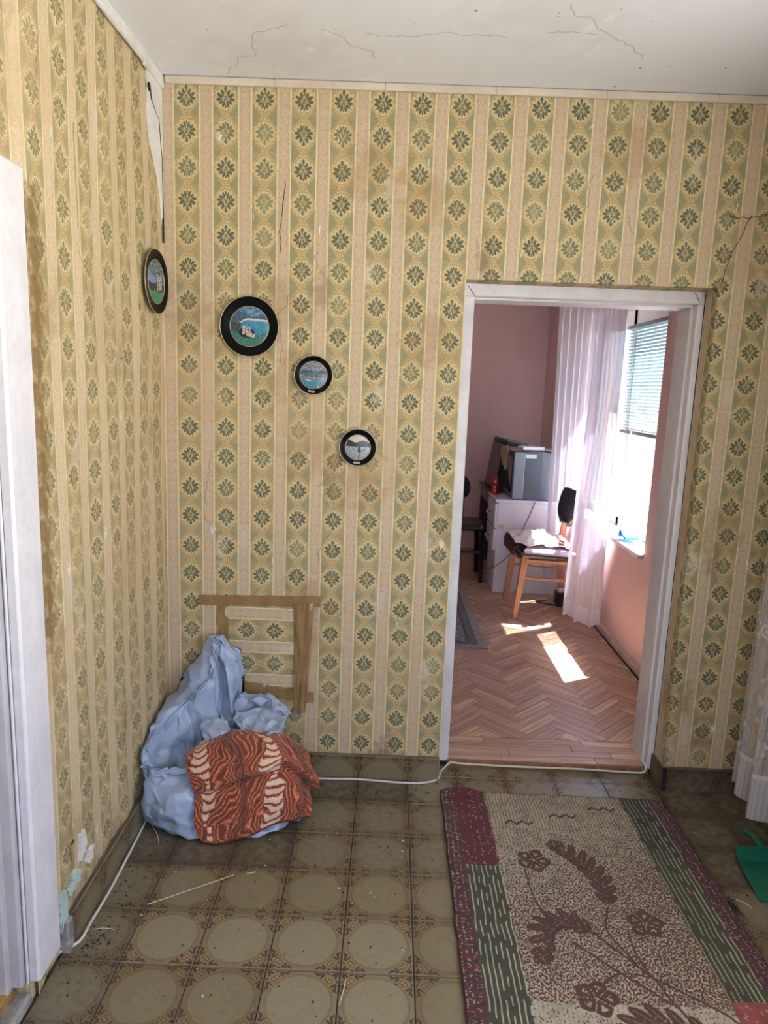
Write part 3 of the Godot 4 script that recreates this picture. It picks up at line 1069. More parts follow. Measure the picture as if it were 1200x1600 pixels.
	obj("jamb", MB.new().at(V(-1.15, 0.04, 1.12), V(-0.895, 1.98, 1.165), 0.004), grey_paint, d)
	obj("jamb", MB.new().at(V(-1.15, 0.04, 2.01), V(-0.865, 1.98, 2.05), 0.004), grey_paint, d)
	obj("door_leaf", MB.new().at(V(-1.14, 0.05, 1.165), V(-1.10, 1.975, 2.01), 0.004), white_paint, d)
	obj("threshold", MB.new().at(V(-1.0, -0.02, 1.13), V(-0.895, 0.05, 2.05), 0.006), mottled("ochre_wood", Color8(176, 140, 76), Color8(140, 104, 56), 0.6, 2.0, 3.0, {}, 21), d)
	obj("threshold", MB.new().at(V(-1.14, -0.02, 1.165), V(-1.0, 0.035, 2.05), 0.004), mottled("brown_boards", Color8(104, 76, 44), Color8(84, 60, 36), 0.6, 2.0, 3.0, {}, 22), d)
	obj("sill_mortar", MB.new().box(rot(0, 0, 8, V(-0.876, 0.008, 1.6)), V(0.05, 0.03, 0.95), 0.008), mottled("mortar", Color8(168, 164, 160), Color8(120, 114, 110), 0.95, 6.0, 1.0, {}, 23), d)

func build_floor() -> void:
	var grout := mottled("grout", Color8(64, 56, 48), Color8(84, 74, 62), 0.95, 4.0, 1.0, {}, 24)
	var m := MB.new()
	slab(m, V(-1.15, -0.15, -0.09), V(1.65, -0.004, 3.6), plain_uv)
	var fl := struct("floor", m, grout, "hall floor of khaki ceramic tiles printed with circles and corner sprigs", "floor")
	# tile columns sit on x = (c - 5.416) * 0.2, rows on z = r * 0.2
	var shapes: Array[ArrayMesh] = []
	for q in 4:
		var t := MB.new().box(Transform3D(), V(0.1965, 0.012, 0.1965), 0.0012)
		for k in t.t.size():
			t.t[k] = (t.t[k] - Vector2(0.5, 0.5)).rotated(q * PI / 2.0) + Vector2(0.5, 0.5)
		shapes.append(t.mesh())
	for c in range(0, 13):
		for r in range(-1, 18):
			var x0 := maxf((c - 5.416) * 0.2, -0.848)
			var x1 := minf((c - 4.416) * 0.2, 1.45)
			var z0 := maxf(r * 0.2, -0.088)
			var z1 := minf((r + 1) * 0.2, 3.4)
			if x1 - x0 < 0.01 or (r < 0 and (x1 < 0.26 or x0 > 1.14)):
				continue
			if r < 0:
				x0 = maxf(x0, 0.247)
				x1 = minf(x1, 1.148)
			var near := r + absf(c - 6.0) * 0.12
			var darker := 3 if r <= 0 or (r <= 2 and (c < 4 or c > 10)) else (2 if r <= 2 or c > 10 or c < 2 else (1 if rng.randf() < 0.55 or r <= 3 else 0))  # print variant: mostly darker towards the back and side walls
			if r == 1 and c > 4 and c < 9:
				darker = 2
			if (r < 0 or r == 0) and c > 5 and c < 11:
				darker = 4
			var o := MeshInstance3D.new()
			o.name = "floor_tile"
			o.material_override = tile_mats[darker]
			if x1 - x0 > 0.195 and z1 - z0 > 0.195:
				o.mesh = shapes[rng.randi() % 4]
			else:
				var t := MB.new().box(Transform3D(), V(x1 - x0 - 0.0035, 0.012, z1 - z0 - 0.0035), 0.0012)
				for k in t.t.size():
					t.t[k] = Vector2(((x0 + x1) * 0.5 + (t.t[k].x - 0.5) * (x1 - x0)) / 0.2 + 0.416 + 5.0, ((z0 + z1) * 0.5 + (t.t[k].y - 0.5) * (z1 - z0)) / 0.2)
				o.mesh = t.mesh()
			o.position = V((x0 + x1) * 0.5, -0.006 + rng.randf_range(-0.0006, 0.0006), (z0 + z1) * 0.5)
			o.rotation = V(rng.randf_range(-0.002, 0.002), 0, rng.randf_range(-0.002, 0.002))
			fl.add_child(o, true)
	# skirting of half tiles: a mortar bed carries them
	var bed := mottled("mortar_bed", Color8(86, 78, 68), Color8(110, 100, 90), 0.95, 5.0, 1.0, {}, 25)
	var half := MB.new().box(Transform3D(), V(0.1975, 0.099, 0.008), 0.001)
	for k in half.t.size():
		half.t[k] = Vector2(half.t[k].x, half.t[k].y * 0.5)
	var hm := half.mesh()
	var runs := [
		["baseboard_back", "skirting of half tiles along the back wall left of the doorway", V(-0.85, 0, 0.0), V(0.243, 0.094, 0.028), V(1, 0, 0), V(0, 0, 0.032), -0.083],
		["baseboard_pier", "dark skirting of half tiles along the narrow wall right of the doorway", V(1.157, 0, 0.0), V(1.45, 0.094, 0.028), V(1, 0, 0), V(0, 0, 0.032), 1.16],
		["baseboard_left", "skirting of half tiles along the left wall, broken end at the door frame", V(-0.858, 0, 0.03), V(-0.838, 0.094, 0.945), V(0, 0, 1), V(-0.834, 0, 0), 0.14],
		["baseboard_right", "shaded skirting of half tiles below the curtain on the right wall", V(1.438, 0, 0.03), V(1.45, 0.094, 3.4), V(0, 0, 1), V(1.434, 0, 0), 0.03]]
	for q in runs:
		var b := struct(q[0], MB.new().at(q[2], q[3], 0.003), bed, q[1], "skirting")
		var along: Vector3 = q[4]
		var lo: float = (q[2] as Vector3).dot(along)
		var hi: float = (q[3] as Vector3).dot(along)
		var s: float = q[6]
		while s > lo + 0.001:
			s -= 0.2
		while s < hi - 0.01:
			var a := maxf(s, lo)
			var e := minf(s + 0.2, hi)
			if e - a > 0.02:
				var o := MeshInstance3D.new()
				o.name = "baseboard_tile"
				o.material_override = tile_mats[1 if q[0] == "baseboard_left" or q[0] == "baseboard_back" else 3]  # the pier and right runs take the darkest print
				if e - a > 0.195:
					o.mesh = hm
				else:
					var t := MB.new().box(Transform3D(), V(e - a - 0.0025, 0.099, 0.008), 0.001)
					for k in t.t.size():
						t.t[k] = Vector2(((a + e) * 0.5 - s + (t.t[k].x - 0.5) * (e - a)) / 0.2, t.t[k].y * 0.5)
					o.mesh = t.mesh()
				o.position = along * (a + e) * 0.5 + q[5] + V(0, 0.0475 + rng.randf_range(-0.001, 0.001), 0)
				if along.z > 0.5:
					o.rotation.y = PI / 2 if q[0] == "baseboard_left" else -PI / 2
				b.add_child(o, true)
			s += 0.2
		if q[0] == "baseboard_left":
			obj("mortar_end", MB.new().box(rot(0, 0, 0, V(-0.842, 0.046, 0.962)), V(0.028, 0.10, 0.032), 0.004), mottled("mortar", Color8(168, 164, 160), Color8(120, 114, 110), 0.95, 6.0, 1.0, {}, 23), b)
		if q[0] == "baseboard_pier":
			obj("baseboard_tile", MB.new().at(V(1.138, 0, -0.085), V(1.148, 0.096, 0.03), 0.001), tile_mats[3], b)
			obj("mortar_end", MB.new().at(V(1.142, 0, 0.028), V(1.158, 0.098, 0.04), 0.003), mat("mortar_dark", Color8(40, 34, 30), 0.95), b)

func build_doorway() -> void:
	var d := struct("door_2", null, null, "white painted door frame of the doorway into the pink room, without a leaf", "door")
	obj("jamb", MB.new().at(V(0.225, 0.02, -0.255), V(0.290, 1.912, -0.087), 0.004), white_paint, d)
	obj("jamb", MB.new().at(V(1.126, 0.02, -0.255), V(1.165, 1.912, -0.087), 0.004), white_paint, d)
	obj("head", MB.new().at(V(0.225, 1.912, -0.255), V(1.165, 1.975, -0.087), 0.004), white_paint, d)
	obj("door_stop", MB.new().at(V(1.118, 0.02, -0.255), V(1.128, 1.912, -0.13), 0.002), white_paint, d)
	obj("door_stop", MB.new().at(V(0.288, 1.904, -0.255), V(1.128, 1.914, -0.13), 0.002), white_paint, d)
	var dark := mat("crack_dark", Color8(26, 22, 20), 0.95)
	var pts := []
	for k in 30:
		pts.append(V(1.1495 + rng.randf_range(-0.0015, 0.001), 0.06 + k / 29.0 * 1.89, -0.0855))
	obj("crack", MB.new().tube(pts, 0.0016, 4), dark, d)
	obj("crack", MB.new().tube([V(1.108, 1.953, -0.0865), V(1.130, 1.917, -0.0865)], 0.0012, 4), dark, d)
	obj("crack", MB.new().tube([V(0.262, 1.948, -0.0865), V(0.289, 1.913, -0.0865)], 0.0012, 4), dark, d)

func build_pink_room() -> void:
	var m := MB.new()
	# parquet: sub floor, border boards, herringbone blocks
	slab(m, V(-1.3, -0.15, -4.3), V(1.7, PF - 0.012, -0.088), plain_uv)
	var sub := mat("sub_floor", Color8(52, 36, 28), 0.9)
	var fl := struct("floor", m, sub, "herringbone parquet floor of the pink room, worn brown blocks", "floor")
	var eye := V(0, 1.5624, 2.6549)
	obj("threshold_edge", MB.new().at(V(0.285, 0.0, -0.094), V(1.13, PF, -0.080), 0.002), mottled("edge_wood", Color8(150, 108, 70), Color8(116, 80, 52), 0.5, 3.0, 3.0, {}, 27), fl)
	var boards := [[-0.145, [0.285, 0.52, 0.92, 1.13]], [-0.195, [0.285, 0.56, 1.0, 1.13]], [-0.245, [0.285, 0.84, 1.13]], [-0.295, [-1.2, -0.7, -0.2, 0.20, 0.46, 0.90, 1.43]]]
	for b in boards:
		for k in b[1].size() - 1:
			var x0: float = b[1][k] + 0.001
			var x1: float = b[1][k + 1] - 0.001
			var t := MB.new().box(Transform3D(), V(x1 - x0, 0.012, 0.048), 0.0008)
			for i in t.t.size():
				t.t[i] = Vector2(t.t[i].x * (x1 - x0) * 2.0 + x0, t.t[i].y * 0.5 + b[0] * 3.0)
			var o := obj("parquet_board", t, wood_tones[rng.randi() % 5], fl)
			o.position = V((x0 + x1) * 0.5, PF - 0.006 + rng.randf_range(-0.0006, 0.0006), b[0] + 0.025)
	var L := 0.26
	var W := 0.052
	var region := PackedVector2Array([Vector2(-1.2, -4.15), Vector2(1.43, -4.15), Vector2(1.43, -0.297), Vector2(-1.2, -0.297)])
	var whole: Array[ArrayMesh] = []
	for k in 4:
		var t := MB.new().box(Transform3D(), V(L - 0.0016, 0.012, W - 0.0016), 0.0008)
		for i in t.t.size():
			t.t[i] = Vector2(t.t[i].x * 0.5 + k * 0.27, t.t[i].y * 0.5 + k * 0.13)
		whole.append(t.mesh())
	var list := []
	for j in range(-140, 40):
		for q in range(-12, 13):
			for kind in 2:
				var o := Vector2(j * W + q * 2.0 * L, j * W) if kind == 0 else Vector2(j * W + L + q * 2.0 * L, j * W - L + W)
				var s := Vector2(L, W) if kind == 0 else Vector2(W, L)
				var mid := o + s * 0.5
				var c := Vector2(mid.x - mid.y, mid.x + mid.y) / sqrt(2.0) + Vector2(0.12, 0)
				if c.x < -1.35 or c.x > 1.6 or c.y < -4.35 or c.y > -0.15:
					continue
				var f: float = (2.6549 + 0.09) / (2.6549 - c.y)
				var seen: bool = c.x * f > 0.22 and c.x * f < 1.2 and c.y > -3.1
				list.append([c, kind, seen])
	list.sort_custom(func(a, b): return a[0].y > b[0].y if absf(a[0].y - b[0].y) > 1e-5 else a[0].x < b[0].x)
	var rest := MB.new()
	var made := 0
	for e in list:
		var c: Vector2 = e[0]
		var ang := PI / 4.0 if e[1] == 0 else -PI / 4.0
		var d := Vector2(cos(ang), sin(ang))
		var w := Vector2(-d.y, d.x)
		var a := L * 0.5 - 0.0008
		var b := W * 0.5 - 0.0008
		var poly := PackedVector2Array([c - d * a - w * b, c + d * a - w * b, c + d * a + w * b, c - d * a + w * b])
		var inside := true
		for p in poly:
			inside = inside and Geometry2D.is_point_in_polygon(p, region)
		var y := PF - 0.006 + rng.randf_range(-0.0007, 0.0007)
		var tone := rng.randi() % 5
		if inside:
			var xf := Transform3D(Basis(V(d.x, 0, d.y), V(0, 1, 0), V(-d.y, 0, d.x)), V(c.x, y, c.y))
			if e[2] and made < 292:
				made += 1
				var o := obj("parquet_block", whole[rng.randi() % 4], wood_tones[tone], fl)
				o.transform = xf
			else:
				rest.box(xf, V(L - 0.0016, 0.012, W - 0.0016))
		else:
			for part in Geometry2D.intersect_polygons(poly, region):
				var flat := Transform3D(Basis(V(1, 0, 0), V(0, 0, 1), V(0, -1, 0)), V(0, y, 0))
				if e[2] and made < 292 and part.size() > 2:
					made += 1
					var t := MB.new().prism(flat, part, -0.006, 0.006)
					for i in t.t.size():
						var p := t.t[i] - c
						t.t[i] = Vector2(p.dot(d) / L * 0.5 + 0.5, p.dot(w) / W * 0.5 + 0.5)
					obj("parquet_block", t, wood_tones[tone], fl)
				else:
					rest.prism(flat, part, -0.006, 0.006, 3.0)
	obj("parquet_rest", rest, wood_tones[1], fl).set_meta("kind", "stuff")
	# walls
	m = MB.new()
	slab(m, V(-1.35, -0.1, -4.35), V(1.7, 2.75, -4.15), plain_uv)
	struct("wall_far", m, pink, "dim pink far wall of the room behind the desk", "wall")
	m = MB.new()
	slab(m, V(-1.35, -0.1, -4.35), V(-1.2, 2.75, -0.25), plain_uv)
	struct("wall_inner", m, pink, "pink left wall of the far room, out of sight behind the door jamb", "wall")
	m = MB.new()
	slab(m, V(-1.2, -0.1, -0.262), V(0.232, 2.7, -0.2501), plain_uv)
	slab(m, V(1.16, -0.1, -0.262), V(1.44, 2.7, -0.2501), plain_uv)
	slab(m, V(0.232, 1.96, -0.262), V(1.16, 2.7, -0.2501), plain_uv)
	struct("wall_reverse", m, pink, "pink plaster on the far side of the wall with the doorway", "wall")
	# window wall: opening z -2.8 .. -1.19, y 0.70 .. 2.13
	m = MB.new()
	slab(m, V(1.43, -0.1, -1.19), V(1.65, 2.75, -0.25), plain_uv)
	slab(m, V(1.43, -0.1, -4.35), V(1.65, 2.75, -2.8), plain_uv)
	slab(m, V(1.43, -0.1, -2.8), V(1.65, 0.67, -1.19), plain_uv)
	slab(m, V(1.43, 2.13, -2.8), V(1.65, 2.75, -1.19), plain_uv)
	struct("wall_window", m, pink, "pink wall right of the doorway with the sunlit window", "wall")
	m = MB.new()
	slab(m, V(-1.35, 2.6, -4.35), V(1.65, 2.75, -0.1), plain_uv)
	struct("ceiling", m, mat("pink_room_ceiling", Color8(226, 218, 212), 0.8), "ceiling of the pink room above the curtains", "ceiling")
	var skirt := struct("baseboard_window", MB.new().at(V(1.415, PF, -4.15), V(1.43, PF + 0.05, -0.262), 0.003), mottled("skirt_paint", Color8(214, 196, 190), Color8(190, 168, 160), 0.6, 3.0, 1.0, {}, 28), "low pale skirting under the window wall with a gap along the parquet", "skirting")
	obj("gap", MB.new().at(V(1.405, PF - 0.001, -4.1), V(1.415, PF + 0.002, -0.27)), mat("crack_dark", Color8(26, 22, 20), 0.95), skirt)
	# window: frame, middle stile, panes, sill
	var w := struct("window_1", null, null, "white framed window of the pink room with a half lowered blind", "window")
	var fw := 0.06
	for q in [[V(1.55, 0.70, -2.8), V(1.61, 0.76, -1.19)], [V(1.55, 2.0, -2.8), V(1.61, 2.13, -1.19)], [V(1.55, 0.70, -2.8), V(1.61, 2.13, -2.74)], [V(1.55, 0.70, -2.10), V(1.61, 2.13, -2.04)], [V(1.55, 0.70, -1.25), V(1.61, 2.13, -1.19)]]:
		obj("frame", MB.new().at(q[0], q[1], 0.004), white_paint, w)
	obj("pane", MB.new().at(V(1.578, 0.76, -2.04), V(1.582, 2.0, -1.25)), glass(), w)
	obj("pane", MB.new().at(V(1.578, 0.76, -2.74), V(1.582, 2.0, -2.10)), glass(), w)
	obj("sill", MB.new().at(V(1.395, 0.67, -2.8), V(1.56, 0.70, -1.185), 0.004), white_paint, w)
	# outside: bright ground and an added, unseen roof slab that keeps sun out of the hall
	struct("ground", MB.new().at(V(1.66, -0.6, -80), V(90, -0.4, 40)), mat("yard", Color8(112, 114, 108), 0.9), "pale sunlit yard outside the windows", "ground")
	m = MB.new()
	slab(m, V(1.65, 2.45, 0.3), V(3.2, 2.6, 4.4), plain_uv)
	struct("trim_4", m, white_paint, "added unseen roof slab keeping direct sun off the hall window", "roof")

func glass() -> StandardMaterial3D:
	return mat("glass", Color(0.96, 0.98, 0.98, 0.06), 0.03, {"transparency": BaseMaterial3D.TRANSPARENCY_ALPHA})

# ------------------------------------------------------------------ things in the hall
func make_plate(at: Vector3, basis: Basis, R: float, r: float, kind: int, plaque: bool, label: String) -> void:
	var o := thing("wall_plate", label, "plate", at, 0.0, "souvenir plates on the wall")
	o.basis = basis
	var black := mat("plate_black", Color8(12, 11, 13), 0.2, {"metallic_specular": 0.22})
	var gold := mat("plate_gold", Color8(206, 190, 158), 0.35, {"metallic": 0.5})
	var up := Transform3D(Basis(V(1, 0, 0), V(0, 0, 1), V(0, -1, 0)), Vector3.ZERO)      # the plate faces +z of its node
	obj("dish", MB.new().lathe(up, [Vector2(0.001, 0.001), Vector2(R * 0.55, 0.0), Vector2(R * 0.62, 0.003), Vector2(R - 0.004, 0.010), Vector2(R, 0.0125), Vector2(R - 0.002, 0.0142), Vector2(R - 0.008, 0.0138), Vector2(r + 0.012, 0.0112), Vector2(r + 0.004, 0.010), Vector2(r, 0.0095), Vector2(0.001, 0.0095)], 56), black, o)
	var ring := func(rr: float, z: float, th: float) -> MB:
		var p := []
		for k in 57:
			p.append(V(rr * cos(TAU * k / 56.0), rr * sin(TAU * k / 56.0), z))
		return MB.new().tube(p, th, 6)
	obj("gilt_rim", ring.call(R - 0.0010, 0.0140, 0.0013), gold, o)
	obj("gilt_rim", ring.call(r + 0.001, 0.0107, 0.0009), gold, o)
	var d := MB.new().lathe(up, [Vector2(r, 0.0098), Vector2(r * 0.9, 0.0112), Vector2(r * 0.5, 0.0122), Vector2(0.0005, 0.0125)], 48)
	for k in d.t.size():
		d.t[k] = Vector2(0.5 + d.v[k].x / r * 0.5, 0.5 - d.v[k].y / r * 0.5)
	obj("picture", d, mat("plate_picture%d" % kind, Color.WHITE, 0.22, {"albedo_texture": tex(plate_picture(kind))}), o)
	if plaque:
		var q := obj("plaque", MB.new().box(rot(-20, 0, 0, V(0, -(R + r) * 0.5 + 0.001, 0.0165)), V(0.0235, 0.0075, 0.002), 0.0005), mat("plaque", Color8(206, 192, 170), 0.4), o)
		var tm := MB.new()
		for k in 5:
			tm.box(rot(-20, 0, 0, V(-0.0082 + k * 0.0041, -(R + r) * 0.5 + 0.0012, 0.0177)), V(0.0026, 0.0032, 0.0006))
		obj("lettering", tm, mat("plaque_ink", Color8(96, 70, 60), 0.6), q)

func strip_of(called: String, label: String, cat: String, c: Array, th: float, wr: float, sd: int, m: Material, group := "") -> Node3D:
	# c: corners top left, top right, bottom right, bottom left on a wall
	var rows := []
	for i in 17:
		var row := PackedVector3Array()
		for j in 25:
			var a: Vector3 = c[0].lerp(c[1], j / 24.0)
			var b: Vector3 = c[3].lerp(c[2], j / 24.0)
			row.append(a.lerp(b, i / 16.0))
		rows.append(row)
	var f := noise(sd, 22.0, 2)
	for i in 17:
		for j in 25:
			var q: Vector3 = rows[i][j]
			rows[i][j] = q + V(f.get_noise_2d(q.y * 0.6, q.x * 0.2) * 0.002 * (1.0 if j in [0, 24] else 0.0), f.get_noise_2d(q.x, 7) * 0.003 * (1.0 if i in [0, 16] else 0.0), maxf(0.0, 0.25 + f.get_noise_2d(q.x * 1.5, q.y * 0.35)) * wr)
	return tag(obj(called, MB.new().shell(rows, th), m), label, cat, group)

func build_hall_things() -> void:
	# souvenir plates
	var flat := Basis()
	make_plate(V(-0.534, 1.761, 0.016), rot(0, 0, -4).basis, 0.1075, 0.070, 1, false, "largest black wall plate, picture of a blue bay with houses on a rock")
	make_plate(V(-0.297, 1.596, 0.016), rot(0, 0, -6).basis, 0.0715, 0.049, 2, true, "small black wall plate with grey harbour scene and plaque, third from the left")
	make_plate(V(-0.126, 1.337, 0.016), rot(0, 0, -2).basis, 0.070, 0.046, 3, true, "lowest black wall plate, a sailing boat before dark hills at dusk")
	make_plate(V(-0.840, 1.889, 0.150), rot(0, 87, 0).basis, 0.108, 0.072, 0, false, "black wall plate on the left wall, white tower above a green bank")
	# wallpaper patch held by parcel tape
	var patch := strip_of("wallpaper_patch", "square wallpaper offcut with sideways stripes, taped on the wall above the bag", "wallpaper", [V(-0.632, 0.722, 0.0185), V(-0.335, 0.722, 0.0185), V(-0.335, 0.365, 0.0185), V(-0.632, 0.365, 0.0185)], 0.0008, 0.004, 71, paper_back)
	var pm: MeshInstance3D = patch
	var arr := pm.mesh.surface_get_arrays(0)
	var vv: PackedVector3Array = arr[Mesh.ARRAY_VERTEX]
	var tt: PackedVector2Array = arr[Mesh.ARRAY_TEX_UV]
	for k in vv.size():
		tt[k] = Vector2((-vv[k].y + 0.722 + 8.54 * PER + 0.012) / (17.0 * PER), (vv[k].x + 2.0 * HALF * 5 + 0.60) / (24.0 * HALF))
	arr[Mesh.ARRAY_TEX_UV] = tt
	var am := ArrayMesh.new()
	am.add_surface_from_arrays(Mesh.PRIMITIVE_TRIANGLES, arr)
	pm.mesh = am
	var tape := mottled("parcel_tape", Color8(154, 124, 84), Color8(132, 104, 68), 0.28, 4.0, 1.0, {}, 72)
	strip_of("tape_strip", "brown parcel tape strip along the top of the wallpaper offcut", "tape", [V(-0.727, 0.738, 0.0215), V(-0.251, 0.752, 0.0215), V(-0.255, 0.708, 0.0215), V(-0.725, 0.698, 0.0215)], 0.0006, 0.0015, 73, tape)
	strip_of("tape_strip", "brown parcel tape strip down the left edge of the wallpaper offcut", "tape", [V(-0.656, 0.715, 0.0195), V(-0.614, 0.715, 0.0195), V(-0.606, 0.39, 0.0195), V(-0.65, 0.38, 0.0195)], 0.0006, 0.0015, 74, tape)
	strip_of("tape_strip", "wide wrinkled brown parcel tape strip down the right edge of the wallpaper offcut", "tape", [V(-0.357, 0.72, 0.0225), V(-0.278, 0.722, 0.0225), V(-0.303, 0.267, 0.0225), V(-0.348, 0.265, 0.0225)], 0.0006, 0.013, 75, tape)
	strip_of("tape_strip", "brown parcel tape strip along the bottom of the wallpaper offcut, sagging right", "tape", [V(-0.60, 0.398, 0.0205), V(-0.272, 0.352, 0.0205), V(-0.270, 0.306, 0.0205), V(-0.60, 0.345, 0.0205)], 0.0006, 0.004, 76, tape)
	build_bag()
	build_rug()
	# white cable along the walls
	var white := mat("cable_white", Color8(212, 208, 204), 0.45)
	var c1 := [V(-0.936, 0.024, 1.25), V(-0.926, 0.024, 1.15), V(-0.915, 0.022, 1.08), V(-0.892, 0.010, 1.02), V(-0.868, 0.006, 0.99), V(-0.82, 0.005, 0.94), V(-0.817, 0.005, 0.86), V(-0.814, 0.005, 0.74), V(-0.818, 0.005, 0.58), V(-0.822, 0.005, 0.47), V(-0.826, 0.0045, 0.36), V(-0.828, 0.0045, 0.2), V(-0.82, 0.0045, 0.06), V(-0.7, 0.0045, 0.046), V(-0.45, 0.0045, 0.05), V(-0.235, 0.0045, 0.06), V(-0.08, 0.0045, 0.055), V(0.074, 0.0045, 0.066), V(0.177, 0.0045, 0.062), V(0.238, 0.0045, 0.030), V(0.256, 0.0045, -0.03), V(0.275, 0.008, -0.082), V(0.30, 0.022, -0.0985), V(0.344, 0.018, -0.1), V(0.56, 0.014, -0.1), V(0.829, 0.015, -0.1), V(1.059, 0.010, -0.099), V(1.108, 0.014, -0.098), V(1.119, 0.035, -0.1), V(1.112, 0.05, -0.125)]
	for k in range(21, c1.size()):
		c1[k].z += 0.0235
	tag(obj("cable", MB.new().tube(smooth(c1, 6), 0.0042, 7), white), "thin white cable running along the skirting and across the doorway threshold", "cable")
	# dry straws and crumbs
	var straw := mat("straw", Color8(210, 200, 172), 0.8)
	var ss := [["long pale straw lying on the tiles in front of the plastic bag", V(-0.681, 0.0025, 0.785), V(-0.57, 0.006, 0.72), V(-0.453, 0.003, 0.641)], ["short straw on the dark tile near the left skirting", V(-0.80, 0.0025, 0.89), V(-0.77, 0.004, 0.886), V(-0.74, 0.0025, 0.888)], ["tiny straw bit just behind the long straw", V(-0.414, 0.0025, 0.632), V(-0.40, 0.003, 0.628), V(-0.385, 0.0025, 0.621)], ["straw on the tile at the bottom, left of the rug", V(-0.078, 0.0025, 1.104), V(-0.07, 0.004, 1.06), V(-0.067, 0.0025, 1.025)], ["straw on the tile between rug and green dustpan", V(1.15, 0.0025, 0.653), V(1.168, 0.004, 0.668), V(1.184, 0.0025, 0.687)], ["straw sticking out beside the plastic bag on the left", V(-0.80, 0.004, 0.40), V(-0.76, 0.007, 0.46), V(-0.74, 0.003, 0.50)]]
	for s in ss:
		tag(obj("straw", MB.new().tube(smooth([s[1], s[2], s[3]], 4), 0.0014, 5), straw), s[0], "straw", "dry straws on the tiles")
	var chip := MB.new().box(Transform3D(), V(0.006, 0.0024, 0.004), 0.0008).mesh()
	for kind in 2:
		var mm := MultiMesh.new()
		mm.transform_format = MultiMesh.TRANSFORM_3D
		mm.mesh = chip
		mm.instance_count = [420, 60][kind]
		for k in mm.instance_count:
			var x := rng.randf_range(-0.81, 1.40)
			var z := rng.randf_range(0.03, 1.2)
			if kind == 0 and k % 3:
				if rng.randf() < 0.45:
					x = -0.81 + absf(rng.randfn(0, 0.09))
				else:
					z = 0.04 + absf(rng.randfn(0, 0.10))
			if k % 9 == 0 and kind == 0:
				x = -0.80 + absf(rng.randfn(0, 0.03))
				z = 0.93 + rng.randfn(0, 0.03)
			var onrug: bool = x > 0.23 and x < 1.13 and z > 0.10
			if onrug:
				x = rng.randf_range(-0.6, 0.2)
			mm.set_instance_transform(k, Transform3D(Basis.from_euler(V(rng.randf() * 0.5, rng.randf() * TAU, rng.randf() * 0.5)).scaled(Vector3.ONE * rng.randf_range(0.35, 1.15)), V(clampf(x, -0.81, 1.41), 0.0018, z)))
		var mi := MultiMeshInstance3D.new()
		mi.name = ["dirt_crumbs", "paint_flakes"][kind]
		mi.multimesh = mm
		mi.material_override = [mat("dirt", Color8(48, 38, 30), 0.95), mat("flakes", Color8(206, 202, 194), 0.9)][kind]
		add_child(mi)
		mi.set_meta("kind", "stuff")
		tag(mi, ["dark crumbs of dirt scattered along the skirting and over the floor tiles", "small white paint flakes scattered over the floor tiles"][kind], ["dirt", "paint flakes"][kind])
	# dustpan
	var green := mottled("green_plastic", Color8(26, 104, 82), Color8(20, 88, 68), 0.4, 3.0, 1.0, {}, 81)
	var dp := thing("dustpan", "dark green plastic dustpan on the tiles at the right edge of the picture", "dustpan", V(1.33, 0.001, 0.56), deg_to_rad(-4))
	obj("pan", MB.new().shell([PackedVector3Array([V(-0.095, 0.004, -0.09), V(0.095, 0.004, -0.09)]), PackedVector3Array([V(-0.10, 0.006, 0.0), V(0.10, 0.006, 0.0)]), PackedVector3Array([V(-0.095, 0.002, 0.105), V(0.095, 0.002, 0.105)])], 0.003), green, dp)
	obj("back_wall", MB.new().shell([PackedVector3Array([V(-0.102, 0.05, -0.10), V(0.0, 0.056, -0.105), V(0.102, 0.05, -0.10)]), PackedVector3Array([V(-0.095, 0.004, -0.09), V(0.0, 0.004, -0.092), V(0.095, 0.004, -0.09)])], 0.003), green, dp)
	for s: float in [-1.0, 1.0]:
		obj("side_wall", MB.new().shell([PackedVector3Array([V(s * 0.102, 0.05, -0.10), V(s * 0.108, 0.03, 0.0), V(s * 0.098, 0.006, 0.10)]), PackedVector3Array([V(s * 0.095, 0.004, -0.09), V(s * 0.10, 0.004, 0.0), V(s * 0.095, 0.002, 0.10)])], 0.003), green, dp)
	var hd := []
	for q in [V(-0.01, 0.045, -0.10), V(-0.008, 0.05, -0.15), V(-0.01, 0.04, -0.20), V(-0.012, 0.028, -0.225)]:
		hd.append(q)
	obj("handle", MB.new().tube(smooth(hd, 4), 0.011, 8), green, dp)
	# sheer curtain at the right edge, hanging inside the right wall
	var rows := []
	for i in 41:
		var row := PackedVector3Array()
		var v := i / 40.0
		for j in 121:
			var s := j / 120.0
			var z := 0.115 + s * 0.95
			var fold := sin(s * 46.0 + 0.4 * sin(v * 3.0)) * (0.014 + 0.016 * v) + sin(s * 17.0 + 1.0) * 0.012
			row.append(V(1.385 + fold - 0.02 * v, 2.30 - v * (2.30 - 0.098) + 0.012 * sin(s * 23.0) * v, z))
		rows.append(row)
	var lace := mat("lace_hall", Color(0.86, 0.84, 0.83), 0.9, {"albedo_texture": tex(lace_print(360, 640, 0.36, 0.75, 5)), "transparency": BaseMaterial3D.TRANSPARENCY_ALPHA, "backlight_enabled": true, "backlight": Color(0.45, 0.45, 0.45), "uv1_scale": V(1, 1, 1)})
	tag(obj("curtain", MB.new().grid(rows), lace), "sheer white curtain with woven flowers and dense hem at the right edge of the hall", "curtain")

